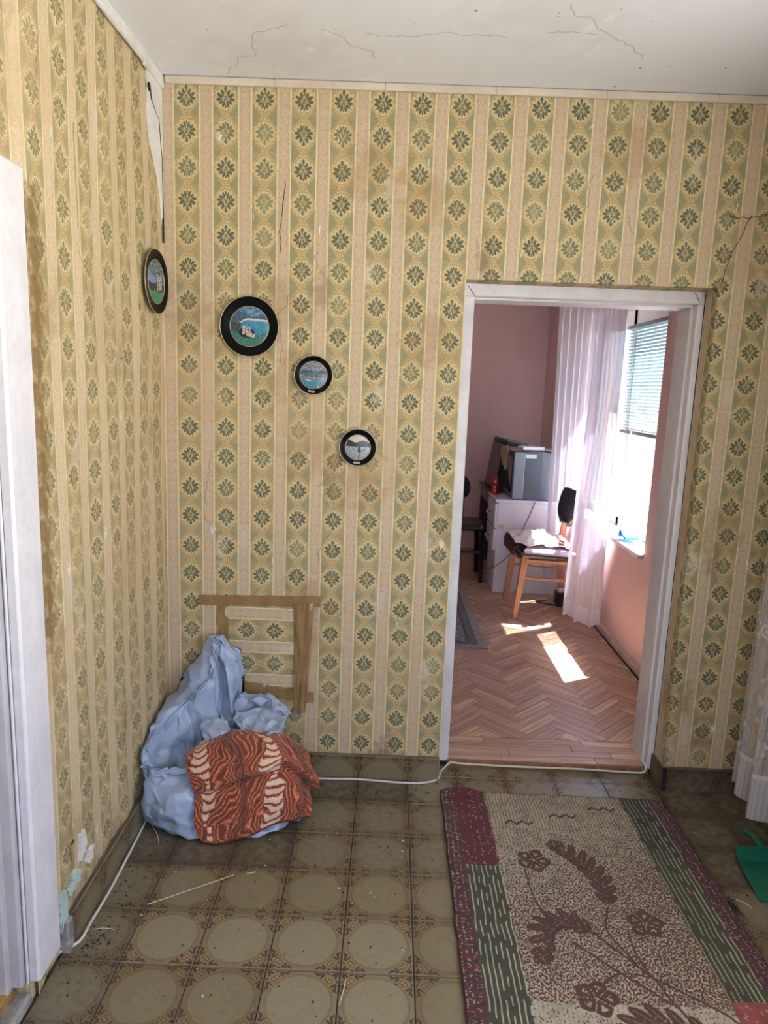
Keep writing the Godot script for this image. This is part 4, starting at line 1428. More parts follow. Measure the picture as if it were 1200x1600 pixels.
func crumple(p: Array, out_by: float, along: float, sd: int) -> Array:
	var probe := MB.new().grid(p)
	var r := RandomNumberGenerator.new()
	r.seed = sd
	var c: int = p[0].size()
	var res := []
	for i in p.size():
		var row := PackedVector3Array()
		for j in c:
			var nn: Vector3 = probe.n[i * c + j]
			row.append(p[i][j] + nn * r.randf_range(-out_by, out_by) + V(r.randf_range(-along, along), r.randf_range(-along, along), r.randf_range(-along, along)))
		res.append(row)
	if p[0][0].distance_to(p[0][c - 1]) < 1e-4:
		for i in p.size():
			res[i][c - 1] = res[i][0]
	return res

func refine(p: Array, k: int) -> Array:      # straight subdivision: the creases stay
	var r := p.size()
	var c: int = p[0].size()
	var out := []
	for i in (r - 1) * k + 1:
		var row := PackedVector3Array()
		var i0 := mini(i / k, r - 2)
		var fi := float(i - i0 * k) / k
		for j in (c - 1) * k + 1:
			var j0 := mini(j / k, c - 2)
			var fj := float(j - j0 * k) / k
			var a: Vector3 = p[i0][j0]
			var b: Vector3 = p[i0][j0 + 1]
			var d: Vector3 = p[i0 + 1][j0]
			var e: Vector3 = p[i0 + 1][j0 + 1]
			if (i0 + j0) % 2:
				row.append(a + (b - a) * fj + (e - b) * fi if fj >= fi else a + (d - a) * fi + (e - d) * fj)
			else:
				row.append(a + (b - a) * fj + (d - a) * fi if fi + fj <= 1.0 else e + (d - e) * (1.0 - fj) + (b - e) * (1.0 - fi))
		out.append(row)
	return out

func build_bag() -> void:
	var blue := mottled("blue_bag", Color8(168, 182, 206), Color8(152, 167, 194), 0.34, 2.0, 1.0, {"backlight_enabled": true, "backlight": Color(0.25, 0.27, 0.3)}, 83)
	var bag := thing("plastic_bag", "large crumpled light blue plastic bag slumped open in the corner", "bag", V(-0.55, 0, 0.25))
	var floor_ring := [V(-0.825, 0.004, 0.33), V(-0.775, 0.004, 0.395), V(-0.66, 0.004, 0.445), V(-0.55, 0.004, 0.455), V(-0.42, 0.004, 0.435), V(-0.315, 0.004, 0.375), V(-0.275, 0.004, 0.29), V(-0.32, 0.004, 0.18), V(-0.42, 0.004, 0.12), V(-0.52, 0.004, 0.10), V(-0.56, 0.004, 0.09), V(-0.65, 0.004, 0.085), V(-0.70, 0.004, 0.09), V(-0.76, 0.004, 0.11), V(-0.80, 0.004, 0.2)]
	var base := []
	for p in floor_ring:
		base.append((p as Vector3).lerp(V(-0.55, 0.004, 0.26), 0.5))
	var low := [V(-0.835, 0.06, 0.35), V(-0.80, 0.05, 0.425), V(-0.68, 0.05, 0.465), V(-0.55, 0.045, 0.445), V(-0.42, 0.045, 0.43), V(-0.32, 0.05, 0.37), V(-0.295, 0.06, 0.29), V(-0.35, 0.06, 0.17), V(-0.42, 0.06, 0.10), V(-0.52, 0.06, 0.08), V(-0.56, 0.06, 0.07), V(-0.65, 0.06, 0.065), V(-0.71, 0.06, 0.07), V(-0.78, 0.06, 0.09), V(-0.825, 0.06, 0.18)]
	var belly := [V(-0.836, 0.15, 0.36), V(-0.80, 0.13, 0.44), V(-0.69, 0.13, 0.465), V(-0.55, 0.12, 0.40), V(-0.42, 0.12, 0.385), V(-0.36, 0.12, 0.33), V(-0.355, 0.13, 0.27), V(-0.39, 0.15, 0.16), V(-0.42, 0.15, 0.09), V(-0.52, 0.15, 0.065), V(-0.56, 0.15, 0.055), V(-0.65, 0.15, 0.05), V(-0.72, 0.15, 0.05), V(-0.79, 0.15, 0.07), V(-0.832, 0.15, 0.17)]
	var sh := [V(-0.836, 0.235, 0.37), V(-0.815, 0.19, 0.385), V(-0.70, 0.185, 0.40), V(-0.557, 0.215, 0.36), V(-0.427, 0.235, 0.335), V(-0.392, 0.275, 0.245), V(-0.385, 0.31, 0.175), V(-0.425, 0.34, 0.10), V(-0.501, 0.34, 0.07), V(-0.567, 0.335, 0.055), V(-0.557, 0.46, 0.045), V(-0.656, 0.560, 0.045), V(-0.726, 0.490, 0.05), V(-0.812, 0.365, 0.06), V(-0.836, 0.310, 0.25)]
	var rim := [V(-0.834, 0.272, 0.375), V(-0.805, 0.212, 0.39), V(-0.690, 0.212, 0.385), V(-0.567, 0.255, 0.345), V(-0.447, 0.285, 0.315), V(-0.362, 0.326, 0.235), V(-0.355, 0.352, 0.180), V(-0.420, 0.366, 0.120), V(-0.502, 0.357, 0.095), V(-0.569, 0.362, 0.085), V(-0.565, 0.479, 0.075), V(-0.645, 0.574, 0.065), V(-0.645, 0.470, 0.120), V(-0.716, 0.385, 0.165), V(-0.800, 0.310, 0.215)]
	var i1 := []
	var i2 := []
	var i3 := []
	var i4 := []
	for p: Vector3 in rim:
		var c := V(-0.60, 0.13, 0.23)
		i1.append(p.lerp(c, 0.06) + V(0, -0.012, 0.004))
		i2.append(p.lerp(c, 0.28) + V(0, -0.11 - 0.15 * maxf(0.0, p.y - 0.36), -0.01))
		i3.append(p.lerp(c, 0.66) + V(0, -0.02, 0))
		i4.append(p.lerp(c, 0.97))
	var off := V(0.55, 0, -0.25)
	var rings := []
	for r in [base, floor_ring, low, belly, sh, rim]:
		var q := []
		for p: Vector3 in r:
			q.append(p + off)
		rings.append(q)
	var outer := smooth_grid(rings, 4, 3, true)
	outer = ruffle(outer, 0.022, 8.0, 84, 2, V(1, 0.7, 1))
	outer = ruffle(refine(crumple(outer, 0.0075, 0.011, 85), 4), 0.0016, 40.0, 89)
	rings = []
	for r in [rim, i1, i2, i3, i4]:
		var q := []
		for p: Vector3 in r:
			q.append(p + off)
		rings.append(q)
	var inner := smooth_grid(rings, 4, 3, true)
	inner = ruffle(inner, 0.030, 9.0, 86, 2, V(1, 0.6, 1))
	inner = ruffle(refine(crumple(inner, 0.013, 0.012, 87), 4), 0.0016, 40.0, 90)
	for j in inner[0].size():      # the two sheets meet along the rim
		inner[0][j] = outer[outer.size() - 1][j]
	for g in [outer, inner]:
		for row in g:
			for j in row.size():
				row[j] = V(maxf(row[j].x, -0.284), maxf(row[j].y, 0.0015), maxf(row[j].z, -0.198))
	obj("sack", MB.new().grid(outer), blue, bag)
	obj("lining", MB.new().grid(inner), blue, bag)
	var hem := []
	for j in outer[0].size():
		hem.append(outer[outer.size() - 1][j])
	obj("rim", MB.new().tube(hem, 0.0042, 6), blue, bag)
	# loose tongues of plastic in the mouth of the bag
	var t1 := smooth_grid([[V(-0.665, 0.30, 0.20), V(-0.625, 0.315, 0.20), V(-0.58, 0.305, 0.19)], [V(-0.66, 0.285, 0.25), V(-0.60, 0.30, 0.26), V(-0.54, 0.275, 0.24)], [V(-0.61, 0.25, 0.31), V(-0.56, 0.265, 0.31), V(-0.51, 0.25, 0.29)], [V(-0.57, 0.215, 0.34), V(-0.53, 0.23, 0.34), V(-0.49, 0.22, 0.32)]], 4, 3)
	var t2 := smooth_grid([[V(-0.56, 0.31, 0.16), V(-0.47, 0.335, 0.14), V(-0.38, 0.345, 0.15)], [V(-0.53, 0.29, 0.22), V(-0.45, 0.315, 0.21), V(-0.362, 0.325, 0.22)], [V(-0.50, 0.255, 0.28), V(-0.43, 0.27, 0.28), V(-0.375, 0.295, 0.26)]], 5, 4)
	for t in [t1, t2]:
		for row in t:
			for j in row.size():
				row[j] += off
		obj("fold", MB.new().grid(refine(crumple(t, 0.008, 0.006, 88), 4)), blue, bag)
	# rust coloured woven throw over the front of the bag
	var b := [
		[V(-0.686, 0.236, 0.300), V(-0.615, 0.262, 0.245), V(-0.516, 0.268, 0.215), V(-0.412, 0.262, 0.195), V(-0.321, 0.215, 0.180)],
		[V(-0.682, 0.236, 0.360), V(-0.592, 0.270, 0.335), V(-0.495, 0.290, 0.305), V(-0.384, 0.284, 0.275), V(-0.273, 0.222, 0.250)],
		[V(-0.660, 0.210, 0.415), V(-0.550, 0.246, 0.410), V(-0.442, 0.276, 0.390), V(-0.346, 0.287, 0.360), V(-0.240, 0.190, 0.315)],
		[V(-0.635, 0.170, 0.442), V(-0.530, 0.205, 0.445), V(-0.430, 0.235, 0.432), V(-0.322, 0.262, 0.400), V(-0.215, 0.140, 0.335)],
		[V(-0.625, 0.156, 0.425), V(-0.523, 0.190, 0.415), V(-0.424, 0.215, 0.400), V(-0.325, 0.232, 0.375), V(-0.245, 0.112, 0.315)],
		[V(-0.628, 0.140, 0.446), V(-0.524, 0.165, 0.446), V(-0.416, 0.185, 0.428), V(-0.318, 0.190, 0.398), V(-0.236, 0.092, 0.345)],
		[V(-0.622, 0.065, 0.475), V(-0.524, 0.085, 0.472), V(-0.415, 0.105, 0.450), V(-0.318, 0.108, 0.412), V(-0.235, 0.056, 0.368)],
		[V(-0.600, 0.010, 0.486), V(-0.537, 0.008, 0.488), V(-0.437, 0.025, 0.462), V(-0.335, 0.052, 0.420), V(-0.238, 0.046, 0.375)]]
	for k in 5:
		b[0][k] += V(0, 0.006, 0)
		b[1][k] += V(0, 0.016, 0.004)
		b[2][k] += V(0, 0.008, 0.004)
	var g := smooth_grid(b, 12, 8)
	g = ruffle(g, 0.014, 7.0, 93)
	g = ruffle(g, 0.005, 18.0, 94)
	for row in g:
		for j in row.size():
			row[j].y = maxf(row[j].y, 0.008)
	var throw_m := mat("throw", Color.WHITE, 0.95, {"albedo_texture": tex(cloth_print()), "rim_enabled": true, "rim": 0.4})
	var th := thing("woven_throw", "rust orange and cream woven throw bundled over the blue plastic bag", "blanket", V(-0.45, 0, 0.40))
	for row in g:
		for j in row.size():
			row[j] -= V(-0.45, 0, 0.40)
	obj("cloth", MB.new().shell(g, 0.009, Rect2(0.12, 0.1, 0.98, 1.02)), throw_m, th)
	var e := []
	for j in g[0].size():
		e.append(g[g.size() - 1][j])
	obj("hem", MB.new().tube(e, 0.006, 6), mottled("throw_hem", Color8(120, 52, 34), Color8(84, 36, 28), 0.95, 20.0, 1.0, {}, 95), th)

func build_rug() -> void:
	var rug := thing("rug", "woven runner rug with beige flower field, green and dark red borders", "rug", V(0.247, 0, 0.125))
	var f := noise(97, 2.2, 2)
	var rows := []
	for i in 61:
		var row := PackedVector3Array()
		var v := i / 60.0 * 1.38
		for j in 37:
			var u := j / 36.0 * 0.86
			var y := 0.0075 + 0.003 * maxf(0.0, f.get_noise_2d(u * 4.0, v * 4.0))
			y += 0.022 * exp(-pow((u - 0.075) / 0.06, 2.0) - pow((v - 0.0) / 0.05, 2.0))
			row.append(V(u + 0.004 * f.get_noise_1d(v * 5.0), y, v + 0.004 * f.get_noise_1d(u * 9.0 + 40.0)))
		rows.append(row)
	obj("pile", MB.new().shell(rows, 0.008), mat("rug", Color.WHITE, 0.95, {"albedo_texture": tex(rug_print()), "rim_enabled": true, "rim": 0.3}), rug)
	var e := []
	for j in 37:
		e.append(rows[0][j] + V(0, 0, -0.001))
	obj("bound_edge", MB.new().tube(e, 0.005, 6), mottled("rug_edge", Color8(60, 46, 40), Color8(104, 84, 66), 0.95, 30.0, 1.0, {}, 98), rug)
	for c in [0, 36]:
		e = []
		for i in 61:
			e.append(rows[i][c])
		obj("selvedge", MB.new().tube(e, 0.0048, 6), mottled("rug_side", Color8(70, 38, 40), Color8(50, 34, 34), 0.95, 30.0, 1.0, {}, 99), rug)
	var fr := MB.new()
	for k in 26:
		var z := 0.56 + rng.randfn(0, 0.022)
		fr.tube([V(0.86, 0.006, z), V(0.872, 0.007, z + rng.randf_range(-0.01, 0.01)), V(0.878 + rng.randf() * 0.02, 0.003, z + rng.randf_range(-0.015, 0.03))], 0.0012, 4)
	obj("frayed_threads", fr, mat("rug_thread", Color8(52, 34, 42), 0.95), rug).set_meta("kind", "stuff")

# ------------------------------------------------------------------ things in the pink room
func build_pink_things() -> void:
	var chair_wood := mottled("chair_wood", Color8(208, 156, 120), Color8(186, 134, 100), 0.38, 2.0, 3.0, {}, 111)
	var black := mat("black_vinyl", Color8(26, 27, 30), 0.35)
	var dark := mat("dark_plastic", Color8(30, 30, 34), 0.45)
	# wooden chair, its front towards the left of the picture
	var c := thing("dining_chair", "wooden chair with black seat and black curved backrest beside the curtain", "chair", V(1.10, PF, -2.23))
	var leg := func(x0: float, z0: float, x1: float, z1: float, y1: float, a: float, b: float) -> MB:
		var m := MB.new()
		var rows := []
		for q in [[V(x0, 0, z0), b], [V(x1, y1, z1), a]]:
			var h: float = q[1] * 0.5
			rows.append([q[0] + V(-h, 0, -h), q[0] + V(h, 0, -h), q[0] + V(h, 0, h), q[0] + V(-h, 0, h)])
		for k in 4:
			var n := (k + 1) % 4
			var o: Vector3 = (rows[0][k] + rows[0][n]) * 0.5 - V(x0, 0, z0)
			m.quad(rows[0][k], rows[0][n], rows[1][n], rows[1][k], o)
		m.quad(rows[0][0], rows[0][1], rows[0][2], rows[0][3], V(0, -1, 0))
		m.quad(rows[1][0], rows[1][1], rows[1][2], rows[1][3], V(0, 1, 0))
		return m
	obj("leg", leg.call(-0.205, 0.205, -0.155, 0.185, 0.44, 0.046, 0.030), chair_wood, c)
	obj("leg", leg.call(-0.205, -0.205, -0.165, -0.185, 0.44, 0.046, 0.030), chair_wood, c)
	obj("leg", leg.call(0.215, 0.195, 0.165, 0.185, 0.44, 0.044, 0.032), chair_wood, c)
	obj("leg", leg.call(0.215, -0.195, 0.165, -0.185, 0.44, 0.044, 0.032), chair_wood, c)
	obj("post", leg.call(0.165, 0.185, 0.215, 0.185, 0.40, 0.028, 0.040), chair_wood, c).position.y = 0.43
	obj("post", leg.call(0.165, -0.185, 0.215, -0.185, 0.40, 0.028, 0.040), chair_wood, c).position.y = 0.43
	for s: float in [-1.0, 1.0]:
		obj("apron", MB.new().bar(V(-0.16, 0.405, s * 0.19), V(0.17, 0.395, s * 0.19), 0.022, 0.06, V(0, 0, 1), 0.003), chair_wood, c)
		obj("stretcher", MB.new().bar(V(-0.165, 0.28, s * 0.19), V(0.185, 0.265, s * 0.19), 0.016, 0.03, V(0, 0, 1), 0.003), chair_wood, c)
	obj("apron", MB.new().bar(V(-0.165, 0.405, -0.18), V(-0.165, 0.405, 0.18), 0.022, 0.06, V(1, 0, 0), 0.003), chair_wood, c)
	obj("apron", MB.new().bar(V(0.17, 0.395, -0.18), V(0.17, 0.395, 0.18), 0.022, 0.06, V(1, 0, 0), 0.003), chair_wood, c)
	var sr := []
	for i in 9:
		var row := PackedVector3Array()
		for j in 9:
			var x := -0.19 + j * 0.046
			var z := -0.215 + i * 0.0537
			row.append(V(x, 0.452 + 0.018 * (1.0 - pow(absf(j - 4) / 4.0, 3.0)) * (1.0 - pow(absf(i - 4) / 4.0, 3.0)) - 0.012 * (j / 8.0), z))
		sr.append(row)
	obj("seat", MB.new().shell(sr, 0.026), black, c)
	var br := []
	for i in 9:
		var row := PackedVector3Array()
		var v := i / 8.0
		for j in 17:
			var s := j / 8.0 - 1.0
			var half: float = 0.235 * pow(1.0 - pow(absf(v - 0.42) / 0.62, 2.6), 0.5)
			row.append(V(0.125 + 0.055 * (1.0 - s * s) + 0.05 * (1.0 - v), 0.86 - v * 0.235 + 0.012 * s * s, s * half))
		br.append(row)
	obj("backrest", MB.new().shell(br, 0.016), black, c)
	# clothes on the seat
	var linen := mottled("linen", Color8(226, 220, 222), Color8(196, 178, 168), 0.9, 6.0, 1.0, {}, 113)
	var gr := [[V(0.86, 0.53, -2.46), V(0.96, 0.555, -2.45), V(1.08, 0.56, -2.45), V(1.24, 0.545, -2.44)], [V(0.865, 0.565, -2.34), V(0.97, 0.585, -2.34), V(1.09, 0.585, -2.32), V(1.25, 0.55, -2.33)], [V(0.87, 0.555, -2.2), V(0.98, 0.58, -2.2), V(1.10, 0.57, -2.2), V(1.26, 0.535, -2.2)], [V(0.88, 0.54, -2.06), V(0.98, 0.55, -2.03), V(1.12, 0.545, -2.03), V(1.26, 0.525, -2.04)]]
	tag(obj("folded_laundry", MB.new().shell(ruffle(ruffle(smooth_grid(gr, 9, 9), 0.022, 9.0, 114), 0.008, 26.0, 115, 1), 0.006), linen), "pale crumpled laundry lying on the wooden chair seat", "laundry")
	var gr2 := [[V(1.06, 0.515, -2.35), V(1.16, 0.513, -2.3), V(1.265, 0.508, -2.3)], [V(1.00, 0.517, -2.15), V(1.13, 0.514, -2.15), V(1.27, 0.508, -2.14)], [V(0.93, 0.508, -2.015), V(1.10, 0.505, -1.995), V(1.27, 0.498, -1.995)], [V(0.93, 0.492, -2.0), V(1.10, 0.487, -1.985), V(1.27, 0.48, -1.985)]]
	tag(obj("towel", MB.new().shell(ruffle(smooth_grid(gr2, 8, 6), 0.004, 12.0, 116), 0.014), mottled("towel_white", Color8(216, 206, 216), Color8(204, 190, 204), 0.9, 5.0, 1.0, {}, 117)), "white folded towel with pink corner under the crumpled laundry", "towel")
	tag(obj("red_cloth", MB.new().shell(ruffle(smooth_grid([[V(1.14, 0.555, -2.36), V(1.20, 0.55, -2.35), V(1.27, 0.535, -2.34)], [V(1.13, 0.552, -2.22), V(1.21, 0.543, -2.2), V(1.275, 0.53, -2.2)], [V(1.19, 0.542, -2.08), V(1.24, 0.532, -2.05), V(1.275, 0.522, -2.03)]], 6, 6), 0.005, 14.0, 118), 0.006), mat("red_cloth", Color8(176, 52, 78), 0.9)), "crimson cloth corner on top of the towel on the chair", "cloth")
	tag(obj("dark_cloth", MB.new().shell(ruffle(smooth_grid([[V(0.91, 0.545, -2.44), V(0.90, 0.55, -2.25), V(0.90, 0.535, -2.06)], [V(0.865, 0.52, -2.44), V(0.86, 0.52, -2.25), V(0.868, 0.51, -2.06)], [V(0.865, 0.45, -2.43), V(0.865, 0.45, -2.26), V(0.87, 0.455, -2.08)]], 6, 6), 0.012, 12.0, 119), 0.006), mottled("dark_cloth", Color8(96, 66, 60), Color8(60, 44, 46), 0.9, 9.0, 1.0, {}, 120)), "dark brown cloth hanging over the front edge of the chair seat", "cloth")
	# desk: white pedestal with drawers, dark top running back along the window wall
	var white := mottled("desk_white", Color8(226, 226, 234), Color8(214, 214, 224), 0.4, 1.2, 1.0, {}, 121)
	var d := thing("desk", "white pedestal desk with dark worktop beside the window wall", "desk", V(1.08, PF, -3.1))
	var ds := obj("pedestal", MB.new().at(V(-0.255, 0.0, 0.08), V(0.26, 0.705, 0.48), 0.003), white, d)
	obj("cap", MB.new().at(V(-0.275, 0.705, 0.06), V(0.26, 0.727, 0.485), 0.003), white, d)
	for q in [[0.505, 0.695], [0.335, 0.497]]:
		var dr := obj("drawer", MB.new().at(V(-0.277, q[0], 0.09), V(-0.255, q[1], 0.478), 0.003), white, d)
		obj("knob", MB.new().lathe(Transform3D(Basis(V(0, 1, 0), V(-1, 0, 0), V(0, 0, 1)), V(-0.277, (q[0] + q[1]) * 0.5, 0.28)), [Vector2(0.001, 0), Vector2(0.007, 0.0), Vector2(0.006, 0.018), Vector2(0.014, 0.026), Vector2(0.012, 0.036), Vector2(0.001, 0.038)], 14), mat("chrome", Color8(200, 200, 204), 0.2, {"metallic": 0.9}), dr)
	var top := mottled("dark_top", Color8(86, 62, 56), Color8(66, 46, 44), 0.3, 2.0, 3.0, {}, 122)
	obj("worktop", MB.new().at(V(-0.275, 0.705, -0.62), V(0.26, 0.727, 0.06), 0.003), top, d)
	obj("side_panel", MB.new().at(V(-0.255, 0.0, -0.60), V(0.26, 0.705, -0.575), 0.003), top, d)
	obj("rail", MB.new().at(V(-0.25, 0.60, -0.575), V(-0.23, 0.705, 0.08), 0.003), top, d)
	obj("sticker", MB.new().at(V(-0.243, 0.505, 0.4795), V(-0.195, 0.535, 0.481)), mat("beige_tape", Color8(206, 192, 168), 0.6), ds)
	# television on the pedestal: deep case facing left
	var tvm := mat("tv_case", Color8(74, 84, 98), 0.42)
	var tv := thing("television", "boxy dark grey television seen from its side on the white pedestal", "television", V(1.08, 0.758, -2.84))
	obj("bezel", MB.new().at(V(-0.155, 0.0, -0.20), V(-0.075, 0.365, 0.205), 0.008), mat("tv_bezel", Color8(120, 132, 146), 0.4), tv)
	var body := MB.new()
	var rings := []
	for q in [[-0.075, 0.0, 0.372, 0.20, 0.0], [0.06, 0.0, 0.372, 0.205, 0.01], [0.16, 0.004, 0.355, 0.19, 0.0], [0.22, 0.02, 0.31, 0.15, 0.0]]:
		var x: float = q[0]
		rings.append([V(x, q[1], -q[3]), V(x, q[1], q[3]), V(x, q[2], q[3]), V(x, q[2], -q[3])])
	for i in 3:
		for k in 4:
			var n := (k + 1) % 4
			body.quad(rings[i][k], rings[i][n], rings[i + 1][n], rings[i + 1][k], (rings[i][k] + rings[i][n]) * 0.5 - V(rings[i][k].x, 0.186, 0))
	body.quad(rings[3][0], rings[3][1], rings[3][2], rings[3][3], V(1, 0, 0))
	obj("case", body, tvm, tv)
	obj("screen", MB.new().at(V(-0.160, 0.05, -0.165), V(-0.154, 0.325, 0.17), 0.004), mat("tv_screen", Color8(18, 20, 24), 0.08), tv)
	obj("trim_line", MB.new().at(V(-0.078, 0.01, 0.2045), V(-0.073, 0.36, 0.2065)), mat("tv_line", Color8(176, 188, 200), 0.4), tv)
	obj("label", MB.new().at(V(-0.068, 0.318, 0.2052), V(0.012, 0.350, 0.2066)), mat("tv_label", Color8(196, 208, 220), 0.5), tv)
	tag(obj("booklet", MB.new().box(rot(0, 8, 0, V(1.065, 1.1485, -2.72)), V(0.17, 0.022, 0.12), 0.002), mat("booklet", Color8(226, 220, 224), 0.5)), "white box-shaped booklet lying on top of the television", "booklet")
	var doily := [[V(0.90, 1.131, -2.95), V(1.0, 1.134, -2.95), V(1.2, 1.1345, -2.95), V(1.27, 1.128, -2.95)], [V(0.90, 1.131, -2.8), V(1.0, 1.134, -2.8), V(1.2, 1.1345, -2.8), V(1.27, 1.128, -2.8)], [V(0.905, 1.131, -2.66), V(1.0, 1.134, -2.66), V(1.2, 1.134, -2.65), V(1.27, 1.126, -2.65)]]
	tag(obj("doily", MB.new().shell(ruffle(smooth_grid(doily, 8, 6), 0.003, 16.0, 124), 0.004), mottled("doily", Color8(196, 176, 156), Color8(150, 130, 112), 0.95, 14.0, 1.0, {}, 125)), "beige crocheted doily spread over the television top", "doily")
	tag(obj("lace_scarf", MB.new().shell(ruffle(smooth_grid([[V(0.93, 1.14, -2.78), V(0.90, 1.15, -2.82), V(0.87, 1.145, -2.88)], [V(0.895, 1.12, -2.72), V(0.87, 1.125, -2.78), V(0.852, 1.11, -2.84)], [V(0.885, 1.05, -2.72), V(0.872, 1.04, -2.76), V(0.86, 1.045, -2.80)], [V(0.89, 0.985, -2.73), V(0.88, 0.97, -2.75), V(0.872, 0.985, -2.77)]], 6, 6), 0.010, 20.0, 126, 1), 0.004), mottled("lace_scarf", Color8(186, 172, 150), Color8(120, 104, 86), 0.95, 20.0, 1.0, {}, 127)), "beige lace scarf hanging over the left front corner of the television", "scarf")
	# second, black set behind it, tilted
	var mo := thing("monitor", "black monitor leaning on the desk behind the television", "monitor", V(0.98, 0.757, -3.28), deg_to_rad(6))
	var mp := PackedVector2Array([Vector2(-0.13, 0.0), Vector2(0.25, 0.0), Vector2(0.25, 0.30), Vector2(0.10, 0.385), Vector2(-0.06, 0.425), Vector2(-0.075, 0.40)])
	obj("case", MB.new().prism(Transform3D(), mp, -0.21, 0.21), dark, mo)
	obj("screen", MB.new().bar(V(-0.136, 0.03, 0.0), V(-0.083, 0.385, 0.0), 0.006, 0.36, V(0, 0, 1), 0.001), mat("tv_screen", Color8(18, 20, 24), 0.08), mo)
	obj("top_edge", MB.new().bar(V(-0.07, 0.425, 0.21), V(0.11, 0.385, 0.21), 0.02, 0.012, V(0, 0, 1), 0.002), mat("mon_edge", Color8(120, 112, 108), 0.5), mo)
	# red drinks can
	var can := thing("drink_can", "red drinks can with white marks standing at the desk edge", "can", V(0.835, 0.757, -2.90))
	obj("body", MB.new().lathe(Transform3D(), [Vector2(0.001, 0.0), Vector2(0.022, 0.0), Vector2(0.029, 0.008), Vector2(0.029, 0.125), Vector2(0.024, 0.138)], 20), mat("can_red", Color8(178, 30, 44), 0.3), can)
	obj("lid", MB.new().lathe(Transform3D(), [Vector2(0.024, 0.137), Vector2(0.0255, 0.141), Vector2(0.023, 0.140), Vector2(0.001, 0.138)], 20), mat("chrome", Color8(200, 200, 204), 0.2, {"metallic": 0.9}), can)
	for q in [[0.03, 0.012], [0.055, 0.010], [0.10, 0.016]]:
		obj("print", MB.new().at(V(-0.012, q[0], 0.0278), V(-0.012 + q[1], q[0] + 0.012, 0.0296)), mat("can_white", Color8(226, 214, 214), 0.4), can)
	var dish := thing("saucer", "small dark red dish on the desk behind the drinks can", "dish", V(0.875, 0.757, -3.0))
	obj("bowl", MB.new().lathe(Transform3D(), [Vector2(0.001, 0.0), Vector2(0.03, 0.0), Vector2(0.055, 0.022), Vector2(0.052, 0.024), Vector2(0.028, 0.004), Vector2(0.001, 0.004)], 20), mat("dish_red", Color8(110, 34, 40), 0.4), dish)
	# dark swivel chair in the shade on the left
	var oc := thing("desk_chair", "black chair with rounded backrest in the shade behind the door jamb", "chair", V(0.545, PF, -3.05))
	obj("backrest", MB.new().lathe(rot(0, 20, 90, V(0.05, 0.76, 0.02)).scaled_local(V(1.0, 1.0, 1.3)), [Vector2(0.001, -0.02), Vector2(0.07, -0.022), Vector2(0.088, -0.008), Vector2(0.088, 0.008), Vector2(0.07, 0.022), Vector2(0.001, 0.02)], 24), black, oc)
	obj("post", MB.new().bar(V(0.05, 0.44, 0.02), V(0.055, 0.70, 0.02), 0.03, 0.02), dark, oc)
	obj("seat", MB.new().box(rot(0, 0, 0, V(0.06, 0.45, 0.0)), V(0.34, 0.05, 0.36), 0.015), black, oc)
	for q in [[-0.09, -0.15], [0.2, -0.15], [-0.09, 0.15], [0.2, 0.15]]:
		obj("leg", MB.new().bar(V(q[0] * 1.1, 0.0, q[1] * 1.1), V(q[0], 0.43, q[1]), 0.026, 0.026), dark, oc)
	obj("stretcher", MB.new().bar(V(-0.09, 0.25, 0.155), V(0.2, 0.25, 0.155), 0.02, 0.02), dark, oc)
	# adapter and leads under the chair
	var ad := thing("power_adapter", "small black box with white plugs on the parquet behind the chair", "adapter", V(1.285, PF, -2.36))
	obj("case", MB.new().box(rot(0, 0, 0, V(0, 0.05, 0)), V(0.07, 0.10, 0.09), 0.006), dark, ad)
	obj("plug", MB.new().box(rot(0, 20, 10, V(0.0, 0.112, 0.01)), V(0.05, 0.03, 0.035), 0.008), mat("plug_white", Color8(216, 212, 220), 0.4), ad)
	obj("plug", MB.new().box(rot(0, -30, -20, V(0.025, 0.108, 0.03)), V(0.03, 0.024, 0.03), 0.007), mat("plug_white", Color8(216, 212, 220), 0.4), ad)
	var grey := mat("lead_grey", Color8(96, 92, 110), 0.5)
	tag(obj("lead", MB.new().tube(smooth([V(1.10, 0.75, -2.605), V(1.07, 0.66, -2.604), V(1.03, 0.56, -2.600), V(1.01, 0.46, -2.60), V(0.95, 0.36, -2.602), V(0.87, 0.27, -2.604), V(0.80, 0.225, -2.605), V(0.77, 0.2, -2.66)], 6), 0.0035, 6), grey), "thin grey lead running down the white pedestal behind the chair", "cable")
	tag(obj("lead", MB.new().tube(smooth([V(1.36, PF + 0.004, -2.45), V(1.35, 0.09, -2.36), V(1.335, 0.16, -2.34), V(1.315, 0.13, -2.30), V(1.34, 0.06, -2.27), V(1.38, PF + 0.004, -2.2), V(1.385, PF + 0.004, -2.0), V(1.40, PF + 0.004, -1.8)], 6), 0.004, 6), mat("lead_pale", Color8(180, 160, 156), 0.5)), "pale lead looping by the small black box", "cable")
	tag(obj("lead", MB.new().tube(smooth([V(1.20, PF + 0.004, -2.44), V(1.12, PF + 0.004, -2.40), V(1.24, PF + 0.004, -2.33), V(1.32, PF + 0.004, -2.26)], 6), 0.004, 6), mat("dark_plastic", Color.BLACK)), "black lead lying on the parquet in front of the pedestal", "cable")
	# grey patterned rug
	var rugm := carpet_mat()
	var rg := thing("carpet", "grey patterned carpet with pale border on the parquet, mostly behind the jamb", "carpet", V(0.16, PF, -2.05))
	var rr := []
	for i in 15:
		var row := PackedVector3Array()
		for j in 9:
			row.append(V(-0.46 + j / 8.0 * 0.92 - 0.0 + 0.02 * (i / 14.0 - 0.5), 0.005, -0.75 + i / 14.0 * 1.42))
		rr.append(row)
	obj("pile", MB.new().shell(rr, 0.008), rugm, rg)
